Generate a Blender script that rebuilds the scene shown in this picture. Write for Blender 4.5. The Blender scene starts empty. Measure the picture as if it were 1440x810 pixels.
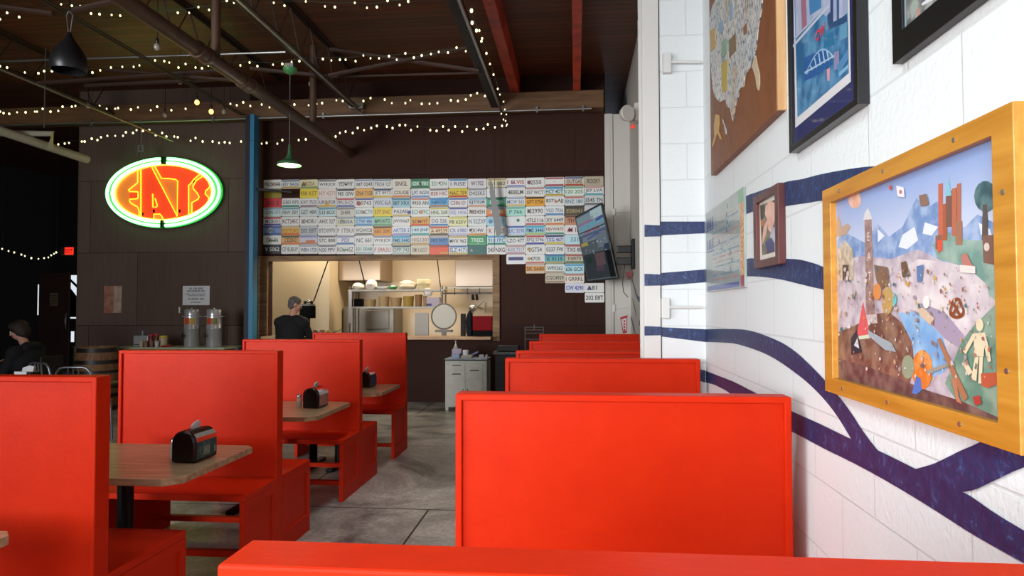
import bpy, bmesh, math, random
from mathutils import Vector, Matrix
R = math.radians
PI = math.pi
C = bpy.context.scene.collection
scene = bpy.context.scene

# ------------------------------------------------------------------ camera
FPX, YAW, PITCH, ROLL, EYE = 960.0, .09345, .02918, -.002, 1.5
_fw = Vector((-math.sin(YAW)*math.cos(PITCH), math.cos(YAW)*math.cos(PITCH), math.sin(PITCH)))
_rt = Vector((math.cos(YAW), math.sin(YAW), 0))
_up = _rt.cross(_fw)
cam_right = _rt*math.cos(ROLL) + _up*math.sin(ROLL)
cam_up = _up*math.cos(ROLL) - _rt*math.sin(ROLL)
cd = bpy.data.cameras.new('camera')
cam = bpy.data.objects.new('camera', cd)
C.objects.link(cam)
cam.matrix_world = Matrix((( cam_right.x, cam_up.x, -_fw.x, 0), (cam_right.y, cam_up.y, -_fw.y, 0),
                           (cam_right.z, cam_up.z, -_fw.z, EYE), (0, 0, 0, 1)))
cd.sensor_width = 36.0
cd.lens = FPX/1440*36.0
cd.clip_start = .05
cd.clip_end = 100
scene.camera = cam

# ------------------------------------------------------------------ light and exposure
scene.view_settings.view_transform = 'Standard'
scene.view_settings.look = 'None'
scene.view_settings.gamma = 1
scene.view_settings.use_curve_mapping = False
scene.view_settings.exposure = 0.0
scene.cycles.use_denoising = True
scene.cycles.max_bounces = 8
scene.cycles.diffuse_bounces = 4
scene.cycles.sample_clamp_indirect = 4.0
world = bpy.data.worlds.new('world'); scene.world = world
world.use_nodes = True
world.node_tree.nodes['Background'].inputs[0].default_value = (.75, .85, 1, 1)
world.node_tree.nodes['Background'].inputs[1].default_value = .9

def area(name, loc, aim, sx, sy, power, color=(1, 1, 1), spread=180):
    d = bpy.data.lights.new(name, 'AREA')
    d.shape = 'RECTANGLE'; d.size = sx; d.size_y = sy; d.energy = power; d.color = color
    d.spread = R(spread)
    o = bpy.data.objects.new(name, d); C.objects.link(o)
    o.location = loc
    o.rotation_euler = (Vector(aim)-Vector(loc)).to_track_quat('-Z', 'Y').to_euler()
    return o
# unseen front windows behind the camera, plus added fills for wall, plates and aisle
area('daylight_near_window', (-1.0, -2.3, 1.7), (.5, 2.4, 1.2), 2.0, 1.8, 30, (.97, .985, 1), 60)
area('added_wall_fill', (-3.2, -2.0, 2.2), (.7, 1.6, 1.3), 2.2, 2.2, 15, (.97, .985, 1), 80)  # added light turned to brighten the right wall, not a window of its own
area('daylight_side_window', (-6.6, -2.45, 2.2), (-2.0, 10.8, 2.2), 3.6, 2.6, 285, (.95, .97, 1))
area('added_far_fill', (-6.6, -2.4, 2.2), (-1.0, 10.8, 2.6), 3.6, 2.6, 46, (.95, .97, 1), 40)  # added narrow beam to brighten the licence plates
area('added_aisle_fill', (-1.15, 4.3, 5.1), (-1.2, 5.0, 0), .5, 2.5, 32, (1, .985, .96), 62)  # added unseen fill that brightens the aisle floor and tabletops
area('added_overhead_fill', (-2.2, 1.0, 5.1), (.5, 1.2, 1), 1.2, 3, 47, (.88, .985, 1), 70)  # added unseen overhead fill that brightens the right wall
# ceiling lamps of the kitchen behind the serving hatch
area('kitchen_lamp', (-2.6, 12.0, 3.0), (-2.6, 12.1, 0), 2.6, .5, 62, (1, .86, .66))
area('kitchen_lamp_left', (-4.7, 11.7, 3.0), (-4.7, 11.8, 0), .8, .5, 22, (1, .9, .72))

# ------------------------------------------------------------------ pixel rays -> points in the room (1440 x 810)
def ray(u, v):
    return _fw + cam_right*((u-720)/FPX) - cam_up*((v-405)/FPX)
def PY(u, v, Y):
    d = ray(u, v); return Vector((0, 0, EYE)) + d*(Y/d.y)
def PX(u, v, X):
    d = ray(u, v); return Vector((0, 0, EYE)) + d*(X/d.x)
def PZ(u, v, Z):
    d = ray(u, v); return Vector((0, 0, EYE)) + d*((Z-EYE)/d.z)

# ------------------------------------------------------------------ materials
def lin(h):
    h = h.lstrip('#')
    o = []
    for i in (0, 2, 4):
        c = int(h[i:i+2], 16)/255
        o.append(c/12.92 if c <= .04045 else ((c+.055)/1.055)**2.4)
    return (*o, 1)
_mats = {}
def mat(name, col, rough=.5, metal=0.0, emit=None, estr=1.0, noise=None, bump=None, coat=0.0, trans=0.0, spec=.5):
    """col: hex; noise=(scale, other hex, low, high); bump=(scale, strength)"""
    if name in _mats: return _mats[name]
    m = bpy.data.materials.new(name); m.use_nodes = True
    n = m.node_tree.nodes; l = m.node_tree.links
    b = n['Principled BSDF']
    b.inputs['Base Color'].default_value = lin(col)
    b.inputs['Roughness'].default_value = rough
    b.inputs['Metallic'].default_value = metal
    b.inputs['Specular IOR Level'].default_value = spec
    if coat:
        b.inputs['Coat Weight'].default_value = coat; b.inputs['Coat Roughness'].default_value = .04
    if trans:
        b.inputs['Transmission Weight'].default_value = trans
    if emit:
        b.inputs['Emission Color'].default_value = lin(emit); b.inputs['Emission Strength'].default_value = estr
    if noise or bump:
        tc = n.new('ShaderNodeTexCoord')
    if noise:
        t = n.new('ShaderNodeTexNoise'); t.inputs['Scale'].default_value = noise[0]; t.inputs['Detail'].default_value = 6
        l.new(tc.outputs['Object'], t.inputs['Vector'])
        r = n.new('ShaderNodeValToRGB')
        r.color_ramp.elements[0].position = noise[2]; r.color_ramp.elements[1].position = noise[3]
        r.color_ramp.elements[0].color = lin(col); r.color_ramp.elements[1].color = lin(noise[1])
        l.new(t.outputs['Fac'], r.inputs['Fac']); l.new(r.outputs['Color'], b.inputs['Base Color'])
    if bump:
        t2 = n.new('ShaderNodeTexNoise'); t2.inputs['Scale'].default_value = bump[0]; t2.inputs['Detail'].default_value = 4
        l.new(tc.outputs['Object'], t2.inputs['Vector'])
        bp = n.new('ShaderNodeBump'); bp.inputs['Strength'].default_value = bump[1]; bp.inputs['Distance'].default_value = .01
        l.new(t2.outputs['Fac'], bp.inputs['Height']); l.new(bp.outputs['Normal'], b.inputs['Normal'])
    _mats[name] = m
    return m
def ink(h, rough=.55):
    return mat('ink_'+h.lstrip('#'), h, rough)

def red_paint():
    m = mat('red_paint', '#c42a12', .38, bump=(55, .07), spec=.07)
    n = m.node_tree.nodes; l = m.node_tree.links; b = n['Principled BSDF']
    tc = n.new('ShaderNodeTexCoord')
    t = n.new('ShaderNodeTexNoise'); t.inputs['Scale'].default_value = 9; t.inputs['Detail'].default_value = 8; t.inputs['Roughness'].default_value = .7
    l.new(tc.outputs['Object'], t.inputs['Vector'])
    r = n.new('ShaderNodeValToRGB')
    e = r.color_ramp.elements
    e[0].position = .3; e[0].color = (.56, .021, .004, 1)
    e[1].position = .72; e[1].color = (.63, .027, .0045, 1)
    x = e.new(.80); x.color = (.66, .06, .03, 1)
    l.new(t.outputs['Fac'], r.inputs['Fac']); l.new(r.outputs['Color'], b.inputs['Base Color'])
    return m
RED = red_paint()

def wood(name, c1, c2, scale=3.0, axis=0, rough=.4, rings=14):
    m = mat(name, c1, rough)
    n = m.node_tree.nodes; l = m.node_tree.links; b = n['Principled BSDF']
    tc = n.new('ShaderNodeTexCoord'); mp = n.new('ShaderNodeMapping')
    s = [rings, rings, rings]; s[axis] = .9
    mp.inputs['Scale'].default_value = s
    l.new(tc.outputs['Object'], mp.inputs['Vector'])
    t = n.new('ShaderNodeTexNoise'); t.inputs['Scale'].default_value = scale; t.inputs['Detail'].default_value = 7; t.inputs['Roughness'].default_value = .62
    l.new(mp.outputs['Vector'], t.inputs['Vector'])
    r = n.new('ShaderNodeValToRGB')
    r.color_ramp.elements[0].position = .34; r.color_ramp.elements[0].color = lin(c1)
    r.color_ramp.elements[1].position = .68; r.color_ramp.elements[1].color = lin(c2)
    l.new(t.outputs['Fac'], r.inputs['Fac']); l.new(r.outputs['Color'], b.inputs['Base Color'])
    return m
TABLEWOOD = wood('table_wood', '#8d6f52', '#c4a982', 2.6, 0, .3, 12)
OAK = wood('oak_frame', '#b0741f', '#cd9238', 2.2, 1, .38, 16)
PINE = wood('rough_pine', '#6a4e36', '#a8865f', 2.4, 0, .7, 9)
LEDGEWOOD = wood('ledge_wood', '#a87f55', '#cfa878', 2.4, 0, .45, 12)
STAVE = wood('barrel_stave', '#6a4830', '#9a7048', 2.4, 2, .6, 16)

def brick_wall():
    m = mat('white_block', '#e4e9e9', .55)
    n = m.node_tree.nodes; l = m.node_tree.links; b = n['Principled BSDF']
    tc = n.new('ShaderNodeTexCoord'); sp = n.new('ShaderNodeSeparateXYZ'); cb = n.new('ShaderNodeCombineXYZ')
    l.new(tc.outputs['Object'], sp.inputs[0])
    ad = n.new('ShaderNodeMath'); ad.operation = 'ADD'
    l.new(sp.outputs['X'], ad.inputs[0]); l.new(sp.outputs['Y'], ad.inputs[1])
    l.new(ad.outputs[0], cb.inputs['X']); l.new(sp.outputs['Z'], cb.inputs['Y'])
    br = n.new('ShaderNodeTexBrick')
    br.inputs['Scale'].default_value = 1; br.inputs['Brick Width'].default_value = .4; br.inputs['Row Height'].default_value = .2
    br.inputs['Mortar Size'].default_value = .004; br.inputs['Mortar Smooth'].default_value = .6
    l.new(cb.outputs[0], br.inputs['Vector'])
    nz = n.new('ShaderNodeTexNoise'); nz.inputs['Scale'].default_value = 60; nz.inputs['Detail'].default_value = 5
    l.new(tc.outputs['Object'], nz.inputs['Vector'])
    mx = n.new('ShaderNodeMath'); mx.operation = 'MULTIPLY_ADD'; mx.inputs[1].default_value = -.7
    l.new(br.outputs['Fac'], mx.inputs[0]); l.new(nz.outputs['Fac'], mx.inputs[2])
    bp = n.new('ShaderNodeBump'); bp.inputs['Strength'].default_value = .34; bp.inputs['Distance'].default_value = .008
    l.new(mx.outputs[0], bp.inputs['Height']); l.new(bp.outputs['Normal'], b.inputs['Normal'])
    cm = n.new('ShaderNodeMixRGB'); cm.inputs[1].default_value = lin('#e4e9e9'); cm.inputs[2].default_value = lin('#d6dad9')
    l.new(br.outputs['Fac'], cm.inputs[0]); l.new(cm.outputs[0], b.inputs['Base Color'])
    return m
BLOCK = brick_wall()
def navy_paint():
    m = mat('navy_paint', '#1b2350', .45, bump=(60, .3))
    n = m.node_tree.nodes; l = m.node_tree.links; b = n['Principled BSDF']
    tc = n.new('ShaderNodeTexCoord')
    t = n.new('ShaderNodeTexNoise'); t.inputs['Scale'].default_value = 38; t.inputs['Detail'].default_value = 9; t.inputs['Roughness'].default_value = .75
    l.new(tc.outputs['Object'], t.inputs['Vector'])
    r = n.new('ShaderNodeValToRGB'); e = r.color_ramp.elements
    e[0].position = .3; e[0].color = lin('#18204a')
    e[1].position = .56; e[1].color = lin('#1c3260')
    x = e.new(.62); x.color = lin('#35558a'); x = e.new(.665); x.color = lin('#41608c'); x = e.new(.69); x.color = lin('#aab6c8')
    l.new(t.outputs['Fac'], r.inputs['Fac']); l.new(r.outputs['Color'], b.inputs['Base Color'])
    return m
NAVY = navy_paint()

def planks(name, c1, c2, w=.14, rough=.6, axis='X', bright=None):
    m = mat(name, c1, rough)
    n = m.node_tree.nodes; l = m.node_tree.links; b = n['Principled BSDF']
    tc = n.new('ShaderNodeTexCoord'); mp = n.new('ShaderNodeMapping')
    l.new(tc.outputs['Object'], mp.inputs['Vector'])
    br = n.new('ShaderNodeTexBrick')
    br.inputs['Scale'].default_value = 1; br.inputs['Brick Width'].default_value = 2.6; br.inputs['Row Height'].default_value = w
    br.inputs['Mortar Size'].default_value = .006
    br.inputs['Color1'].default_value = lin(c1); br.inputs['Color2'].default_value = lin(c2)
    br.inputs['Mortar'].default_value = (.006, .004, .003, 1)
    l.new(mp.outputs['Vector'], br.inputs['Vector'])
    t = n.new('ShaderNodeTexNoise'); t.inputs['Scale'].default_value = 2.2; t.inputs['Detail'].default_value = 6
    mp2 = n.new('ShaderNodeMapping'); mp2.inputs['Scale'].default_value = (.6, 5, 1)
    l.new(tc.outputs['Object'], mp2.inputs['Vector']); l.new(mp2.outputs['Vector'], t.inputs['Vector'])
    mx = n.new('ShaderNodeMixRGB'); mx.blend_type = 'MULTIPLY'; mx.inputs[0].default_value = .7
    l.new(br.outputs['Color'], mx.inputs[1]); l.new(t.outputs['Color'], mx.inputs[2])
    l.new(mx.outputs[0], b.inputs['Base Color'])
    return m
DECK = planks('roof_deck_boards', '#6a3a1e', '#84492a', .13, .5)
def panel_brown(nm, ca, cb_):
    m = mat(nm, ca, .7, spec=.15)
    n = m.node_tree.nodes; l = m.node_tree.links; b = n['Principled BSDF']
    tc = n.new('ShaderNodeTexCoord'); sp = n.new('ShaderNodeSeparateXYZ'); cb = n.new('ShaderNodeCombineXYZ')
    l.new(tc.outputs['Object'], sp.inputs[0]); l.new(sp.outputs['X'], cb.inputs['X']); l.new(sp.outputs['Z'], cb.inputs['Y'])
    br = n.new('ShaderNodeTexBrick'); br.offset = 0.35
    br.inputs['Scale'].default_value = 1; br.inputs['Brick Width'].default_value = 2.44; br.inputs['Row Height'].default_value = 1.22
    br.inputs['Mortar Size'].default_value = .004
    br.inputs['Color1'].default_value = lin(ca); br.inputs['Color2'].default_value = lin(cb_); br.inputs['Mortar'].default_value = lin('#1d1512')
    l.new(cb.outputs[0], br.inputs['Vector'])
    mp = n.new('ShaderNodeMapping'); mp.inputs['Scale'].default_value = (30, 1, 1.2)
    l.new(tc.outputs['Object'], mp.inputs['Vector'])
    t = n.new('ShaderNodeTexNoise'); t.inputs['Scale'].default_value = 1.6; t.inputs['Detail'].default_value = 5
    l.new(mp.outputs['Vector'], t.inputs['Vector'])
    mx = n.new('ShaderNodeMixRGB'); mx.blend_type = 'OVERLAY'; mx.inputs[0].default_value = .22
    l.new(br.outputs['Color'], mx.inputs[1]); l.new(t.outputs['Fac'], mx.inputs[2])
    l.new(mx.outputs[0], b.inputs['Base Color'])
    return m
BROWN = panel_brown('brown_panel', '#3c241c', '#321c16')
BROWN_LIT = panel_brown('brown_panel_lit', '#6e5b53', '#5f4e47')  # same brown panel, lightened for the light on the left stretch
def concrete():
    m = mat('worn_concrete', '#5a5a58', .42)
    n = m.node_tree.nodes; l = m.node_tree.links; b = n['Principled BSDF']
    tc = n.new('ShaderNodeTexCoord')
    t = n.new('ShaderNodeTexNoise'); t.inputs['Scale'].default_value = 1.1; t.inputs['Detail'].default_value = 10; t.inputs['Roughness'].default_value = .68; t.inputs['Distortion'].default_value = .8
    l.new(tc.outputs['Object'], t.inputs['Vector'])
    r = n.new('ShaderNodeValToRGB'); e = r.color_ramp.elements
    e[0].position = .36; e[0].color = lin('#5a5856'); e[1].position = .56; e[1].color = lin('#b9b4aa')
    x = e.new(.72); x.color = lin('#dcdad4')
    l.new(t.outputs['Fac'], r.inputs['Fac'])
    t3 = n.new('ShaderNodeTexNoise'); t3.inputs['Scale'].default_value = 34; t3.inputs['Detail'].default_value = 6
    l.new(tc.outputs['Object'], t3.inputs['Vector'])
    mx0 = n.new('ShaderNodeMixRGB'); mx0.blend_type = 'OVERLAY'; mx0.inputs[0].default_value = .55
    l.new(r.outputs['Color'], mx0.inputs[1]); l.new(t3.outputs['Fac'], mx0.inputs[2])
    br = n.new('ShaderNodeTexBrick'); br.offset = .4
    br.inputs['Scale'].default_value = 1; br.inputs['Brick Width'].default_value = 2.9; br.inputs['Row Height'].default_value = 2.3; br.inputs['Mortar Size'].default_value = .008
    mp = n.new('ShaderNodeMapping'); mp.inputs['Location'].default_value = (1.1, -.45, 0)
    l.new(tc.outputs['Object'], mp.inputs['Vector']); l.new(mp.outputs['Vector'], br.inputs['Vector'])
    mx = n.new('ShaderNodeMixRGB'); mx.inputs[2].default_value = lin('#1c1b1a')
    l.new(br.outputs['Fac'], mx.inputs[0]); l.new(mx0.outputs[0], mx.inputs[1])
    l.new(mx.outputs[0], b.inputs['Base Color'])
    rr = n.new('ShaderNodeMapRange'); rr.inputs['To Min'].default_value = .22; rr.inputs['To Max'].default_value = .5
    l.new(t.outputs['Fac'], rr.inputs['Value']); l.new(rr.outputs[0], b.inputs['Roughness'])
    return m
CONCRETE = concrete()
BLACKM = mat('black_metal', '#141416', .4, .6)
BLACKP = mat('black_plastic', '#0b0c0e', .3)
STEEL = mat('galvanised_steel', '#a9a9a6', .35, .9)
DARKSTEEL = mat('dark_painted_steel', '#241a16', .55)
STAINLESS = mat('stainless_steel', '#c2c4c4', .24, 1.0)
CHROME = mat('chrome', '#d8dadc', .12, 1.0)
ALU = mat('brushed_aluminium', '#8d9299', .35, .85)
WHITEP = mat('white_paint', '#dcdcd8', .5)
MATTE = mat('matte_black', '#0a0a0b', .7, spec=.12)
PAPER = mat('paper_white', '#dfe0e2', .7)
CREAM = mat('cream_tile', '#d8c4a0', .5)
# ------------------------------------------------------------------ mesh helpers
class MB:
    def __init__(s): s.v = []; s.f = []; s.m = []; s.slots = []
    def slot(s, m):
        if m is None: return 0
        if m not in s.slots: s.slots.append(m)
        return s.slots.index(m)
    def add(s, vs, fs, m=None):
        k = len(s.v); i = s.slot(m)
        s.v += [tuple(p) for p in vs]
        for f in fs: s.f.append([k+q for q in f]); s.m.append(i)
        return s
    def box(s, x0, x1, y0, y1, z0, z1, m=None):
        v = [(x0, y0, z0), (x1, y0, z0), (x1, y1, z0), (x0, y1, z0), (x0, y0, z1), (x1, y0, z1), (x1, y1, z1), (x0, y1, z1)]
        return s.add(v, [(3, 2, 1, 0), (4, 5, 6, 7), (0, 1, 5, 4), (1, 2, 6, 5), (2, 3, 7, 6), (3, 0, 4, 7)], m)
    def obox(s, c, ax, hx, ay, hy, hz, m=None, az=None):
        c = Vector(c); ax = Vector(ax).normalized(); ay = Vector(ay).normalized(); az = Vector(az).normalized() if az else ax.cross(ay)
        v = [c+ax*hx*i+ay*hy*j+az*hz*k for k in (-1, 1) for (i, j) in ((-1, -1), (1, -1), (1, 1), (-1, 1))]
        return s.add(v, [(3, 2, 1, 0), (4, 5, 6, 7), (0, 1, 5, 4), (1, 2, 6, 5), (2, 3, 7, 6), (3, 0, 4, 7)], m)
    def tube(s, pts, r, n=10, m=None, closed=False, caps=True):
        pts = [Vector(p) for p in pts]; L = len(pts)
        rs = r if isinstance(r, (list, tuple)) else [r]*L
        rings = []; ref = None
        for i, p in enumerate(pts):
            if closed: t = pts[(i+1) % L]-pts[i-1]
            else: t = pts[min(i+1, L-1)]-pts[max(i-1, 0)]
            t.normalize()
            if ref is None:
                ref = Vector((0, 0, 1)) if abs(t.z) < .9 else Vector((1, 0, 0))
            a = ref - t*ref.dot(t)
            if a.length < 1e-6: a = t.orthogonal()
            a.normalize(); ref = a; b = t.cross(a)
            rings.append([p+(a*math.cos(2*PI*k/n)+b*math.sin(2*PI*k/n))*rs[i] for k in range(n)])
        v = [q for g in rings for q in g]; f = []
        for i in range(L if closed else L-1):
            j = (i+1) % L
            for k in range(n): f.append((i*n+k, i*n+(k+1) % n, j*n+(k+1) % n, j*n+k))
        if caps and not closed:
            f.append(tuple(range(n-1, -1, -1))); f.append(tuple((L-1)*n+k for k in range(n)))
        return s.add(v, f, m)
    def lathe(s, prof, c=(0, 0, 0), n=24, m=None, axis='z'):
        v = []; f = []; L = len(prof)
        for (r, z) in prof:
            for k in range(n):
                a = 2*PI*k/n; x, y = r*math.cos(a), r*math.sin(a)
                p = (x, y, z) if axis == 'z' else ((x, z, y) if axis == 'y' else (z, x, y))
                v.append((c[0]+p[0], c[1]+p[1], c[2]+p[2]))
        for i in range(L-1):
            for k in range(n): f.append((i*n+k, i*n+(k+1) % n, (i+1)*n+(k+1) % n, (i+1)*n+k))
        f.append(tuple(range(n-1, -1, -1))); f.append(tuple((L-1)*n+k for k in range(n)))
        return s.add(v, f, m)
    def prism(s, poly, d, m=None):
        """poly: 3-D outline, pushed by vector d"""
        d = Vector(d); n = len(poly)
        v = [Vector(p) for p in poly]+[Vector(p)+d for p in poly]
        f = [tuple(range(n-1, -1, -1)), tuple(range(n, 2*n))]+[(i, (i+1) % n, n+(i+1) % n, n+i) for i in range(n)]
        return s.add(v, f, m)
    def face(s, poly, m=None): return s.add(poly, [tuple(range(len(poly)))], m)
    def ball(s, c, r, n=10, m=None, sc=(1, 1, 1), rot=None):
        prof = [(math.sin(PI*i/n), -math.cos(PI*i/n)) for i in range(n+1)]
        v = []; f = []; k2 = 2*n
        for (a, b) in prof:
            for k in range(k2):
                p = Vector((a*math.cos(2*PI*k/k2)*sc[0], a*math.sin(2*PI*k/k2)*sc[1], b*sc[2]))*r
                if rot: p = rot @ p
                v.append(Vector(c)+p)
        for i in range(n):
            for k in range(k2): f.append((i*k2+k, i*k2+(k+1) % k2, (i+1)*k2+(k+1) % k2, (i+1)*k2+k))
        return s.add(v, f, m)
    def build(s, name, mats=None, parent=None, bevel=0, smooth=False, origin=None, seg=2):
        me = bpy.data.meshes.new(name)
        if parent is not None: off = WO[parent.name]
        elif origin is not None: off = Vector(origin)
        else:
            xs = [p[0] for p in s.v]; ys = [p[1] for p in s.v]; zs = [p[2] for p in s.v]
            off = Vector(((min(xs)+max(xs))/2, (min(ys)+max(ys))/2, min(zs)))
        me.from_pydata([tuple(Vector(p)-off) for p in s.v], [], s.f)
        sl = s.slots if s.slots else ([mats] if not isinstance(mats, (list, tuple)) else list(mats))
        for m in sl: me.materials.append(m)
        for p, i in zip(me.polygons, s.m):
            p.material_index = i; p.use_smooth = smooth
        me.validate(); me.update()
        bm = bmesh.new(); bm.from_mesh(me); bmesh.ops.remove_doubles(bm, verts=bm.verts, dist=1e-6)
        bmesh.ops.recalc_face_normals(bm, faces=bm.faces) if not getattr(s, 'flat', False) else None
        bm.to_mesh(me); bm.free()
        o = bpy.data.objects.new(name, me); C.objects.link(o)
        if parent is not None: o.parent = parent
        else: o.location = off
        WO[o.name] = off
        if bevel:
            md = o.modifiers.new('bevel', 'BEVEL'); md.width = bevel; md.segments = seg; md.limit_method = 'ANGLE'; md.angle_limit = R(40)
        if smooth:
            me.set_sharp_from_angle(angle=R(40))
        return o
WO = {}
def tag(o, label, cat, group=None, kind=None):
    o['label'] = label; o['category'] = cat
    if group: o['group'] = group
    if kind: o['kind'] = kind
    return o
def thing(name, loc, label, cat, group=None):
    o = bpy.data.objects.new(name, None); C.objects.link(o); o.location = loc
    o.empty_display_size = .1
    WO[o.name] = Vector(loc)
    return tag(o, label, cat, group)
def struct(mb, name, m=None, **k):
    o = mb.build(name, m, **k); o['kind'] = 'structure'; return o
def copy_tree(o, loc=None, rotz=None, label=None):
    c = o.copy(); C.objects.link(c)
    if loc is not None: c.location = loc
    if rotz is not None: c.rotation_euler = (0, 0, rotz)
    if label: c['label'] = label
    for ch in o.children:
        d = ch.copy(); C.objects.link(d); d.parent = c
        for g in ch.children:
            e = g.copy(); C.objects.link(e); e.parent = d
    return c
_txt = {}
def glyphs(text, size=1.0, bold=0.0):
    """flat text as ([(x, y)], faces), centred, height of capitals = size"""
    if (text, bold) not in _txt:
        cu = bpy.data.curves.new('t', 'FONT'); cu.body = text; cu.resolution_u = 2; cu.offset = bold
        ob = bpy.data.objects.new('t', cu); C.objects.link(ob)
        dg = bpy.context.evaluated_depsgraph_get()
        me = bpy.data.meshes.new_from_object(ob.evaluated_get(dg))
        v = [(p.co.x, p.co.y) for p in me.vertices]; f = [tuple(p.vertices) for p in me.polygons]
        bpy.data.objects.remove(ob); bpy.data.curves.remove(cu); bpy.data.meshes.remove(me)
        _txt[(text, bold)] = (v, f)
    v, f = _txt[(text, bold)]
    if not v: return [], []
    x0 = min(p[0] for p in v); x1 = max(p[0] for p in v); y0 = min(p[1] for p in v); y1 = max(p[1] for p in v)
    k = size/max(y1-y0, 1e-6)
    return [((p[0]-(x0+x1)/2)*k, (p[1]-(y0+y1)/2)*k) for p in v], f
def put_text(mb, text, c, right, up, size, m, width=None, bold=0.0):
    v, f = glyphs(text, size, bold)
    if not v: return
    c = Vector(c); right = Vector(right); up = Vector(up)
    k = 1
    if width:
        w = max(p[0] for p in v)-min(p[0] for p in v); k = width/w
    mb.add([c+right*(p[0]*k)+up*p[1] for p in v], f, m)
# ================================================================== THE ROOM
XW, XW2, YB, ZC = .70, .85, 10.8, 5.2          # near right wall, far right wall, back wall, ceiling
PIER_Y = 3.79
mb = MB(); mb.box(-14.8, 1.4, -2.8, 18, -.1, 0); struct(mb, 'floor', CONCRETE, origin=(0, 0, 0))
mb = MB(); mb.box(-14.8, 1.4, -2.8, 18, ZC, ZC+.15); struct(mb, 'ceiling', DECK, origin=(0, 0, 0))

# right wall with the painted navy bands
_nb = [0]
def smooth_path(p, n=6):
    out = []
    for i in range(len(p)-1):
        a = Vector((*p[max(i-1, 0)], 0)); b = Vector((*p[i], 0)); c = Vector((*p[i+1], 0)); d = Vector((*p[min(i+2, len(p)-1)], 0))
        for k in range(n):
            t = k/n
            q = .5*((2*b)+(c-a)*t+(2*a-5*b+4*c-d)*t*t+(3*b-a-3*c+d)*t**3)
            out.append((q.x, q.y))
    out.append(p[-1]); return out
def band_on(mb, top, bot, at, n=40):
    """strip between two pixel polylines given left to right"""
    def samp(pl, n):
        pl = smooth_path(pl, 5)
        L = [0]
        for a, b in zip(pl, pl[1:]): L.append(L[-1]+math.dist(a, b))
        o = []
        for i in range(n+1):
            s_ = L[-1]*i/n; j = max(k for k in range(len(L)) if L[k] <= s_+1e-9); j = min(j, len(pl)-2)
            t = (s_-L[j])/max(L[j+1]-L[j], 1e-9)
            o.append((pl[j][0]+(pl[j+1][0]-pl[j][0])*t, pl[j][1]+(pl[j+1][1]-pl[j][1])*t))
        return o
    a, b = samp(top, n), samp(bot, n)
    _nb[0] += 1
    v = [at(*p) for p in a]+[at(*p) for p in b]
    mb.add(v, [(i, i+1, n+2+i, n+1+i) for i in range(n)], NAVY)
def wl(u, v): return PX(u, v, XW-.0012-.0004*_nb[0])
mb = MB(); mb.flat = True
mb.box(XW, XW+.3, -2.8, PIER_Y+.3, 0, ZC, BLOCK)
band_on(mb, [(992, 312), (1020, 300), (1047, 277), (1062, 271), (1104, 256), (1127, 252), (1150, 246), (1177, 240.5), (1207, 235.7), (1229, 233.8), (1300, 231)],
            [(992, 328), (1020, 318), (1047, 302.5), (1062, 297), (1107, 289.5), (1140, 284.6), (1157, 282), (1200, 280), (1300, 280)], wl)
band_on(mb, [(992, 379), (1020, 370), (1048, 364.4), (1062, 363.2), (1110, 364), (1127, 365.5), (1150, 372), (1161, 377), (1220, 405), (1290, 450)],
            [(992, 397), (1020, 392), (1049, 388.6), (1074, 389.6), (1098, 393), (1123, 399), (1150, 405.5), (1161, 409), (1220, 440), (1270, 480)], wl)
band_on(mb, [(992, 463), (1023, 462.5), (1055, 465), (1093.7, 479), (1118, 494), (1138.5, 512.6), (1161, 536), (1179, 557), (1197.6, 582), (1216, 610), (1234, 633)],
            [(992, 481), (1020, 482), (1040.7, 485), (1081.5, 500), (1122, 527), (1151, 553), (1175, 582), (1196, 616), (1206, 634), (1216, 650), (1224, 664)], wl)
band_on(mb, [(992, 521.5), (1013, 529.4), (1029, 535.5), (1047, 544.4), (1063, 552.8), (1085, 564), (1113, 578), (1155, 597), (1196, 617), (1234, 633), (1293, 662), (1340, 686), (1363, 696.5), (1400, 722), (1440, 746), (1480, 768)],
            [(992, 537.5), (1009, 542.8), (1025, 552.2), (1060, 576), (1085, 592), (1112, 606), (1163, 633), (1203.7, 653), (1252.6, 680), (1305.6, 712), (1340, 734), (1366.7, 751), (1400, 770), (1440, 792), (1480, 812)], wl)
band_on(mb, [(1285, 660), (1310, 653), (1328, 645), (1352, 633), (1377, 622), (1410, 600), (1450, 575)],
            [(1352, 692), (1372, 688), (1407, 671.5), (1425, 663), (1440, 657), (1460, 646), (1480, 634)], wl)
o = struct(mb, 'wall_right', None, origin=(0, 0, 0))

# near pier (block face + steel column flange) and its bands
XF, XP = .368, .458
mb = MB(); mb.flat = True
mb.box(XP, XW2+.2, PIER_Y, PIER_Y+.28, 0, ZC, BLOCK)
mb.box(XP+.002, XP+.006, PIER_Y-.004, PIER_Y+.002, 0, ZC, mat('dark_gap', '#1a1a1a', .8))
wp = lambda u, v: PY(u, v, PIER_Y-.0015)
for a, b in (((311.5, 311.5), (331, 328)), ((384, 378.8), (402, 397)), ((460, 463), (473, 481)), ((508, 521), (520, 538))):
    band_on(mb, [(928, a[0]), (960, (a[0]+a[1])/2), (992, a[1])], [(928, b[0]), (960, (b[0]+b[1])/2), (992, b[1])], wp, 8)
struct(mb, 'trim_1', None, origin=(0, 0, 0))
mb = MB(); mb.flat = True
COLW = mat('column_white', '#d9d8d3', .45)
FARW = mat('far_wall_shaded_white', '#cfcac2', .55, bump=(40, .2))  # white wall paint, greyed and warmed for the shade at the far end
mb.box(XF+.012, XP, PIER_Y-.012, PIER_Y+.006, 0, ZC, COLW); mb.box(XF, XF+.012, PIER_Y-.010, PIER_Y+.006, 0, ZC, COLW)          # flange
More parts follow.
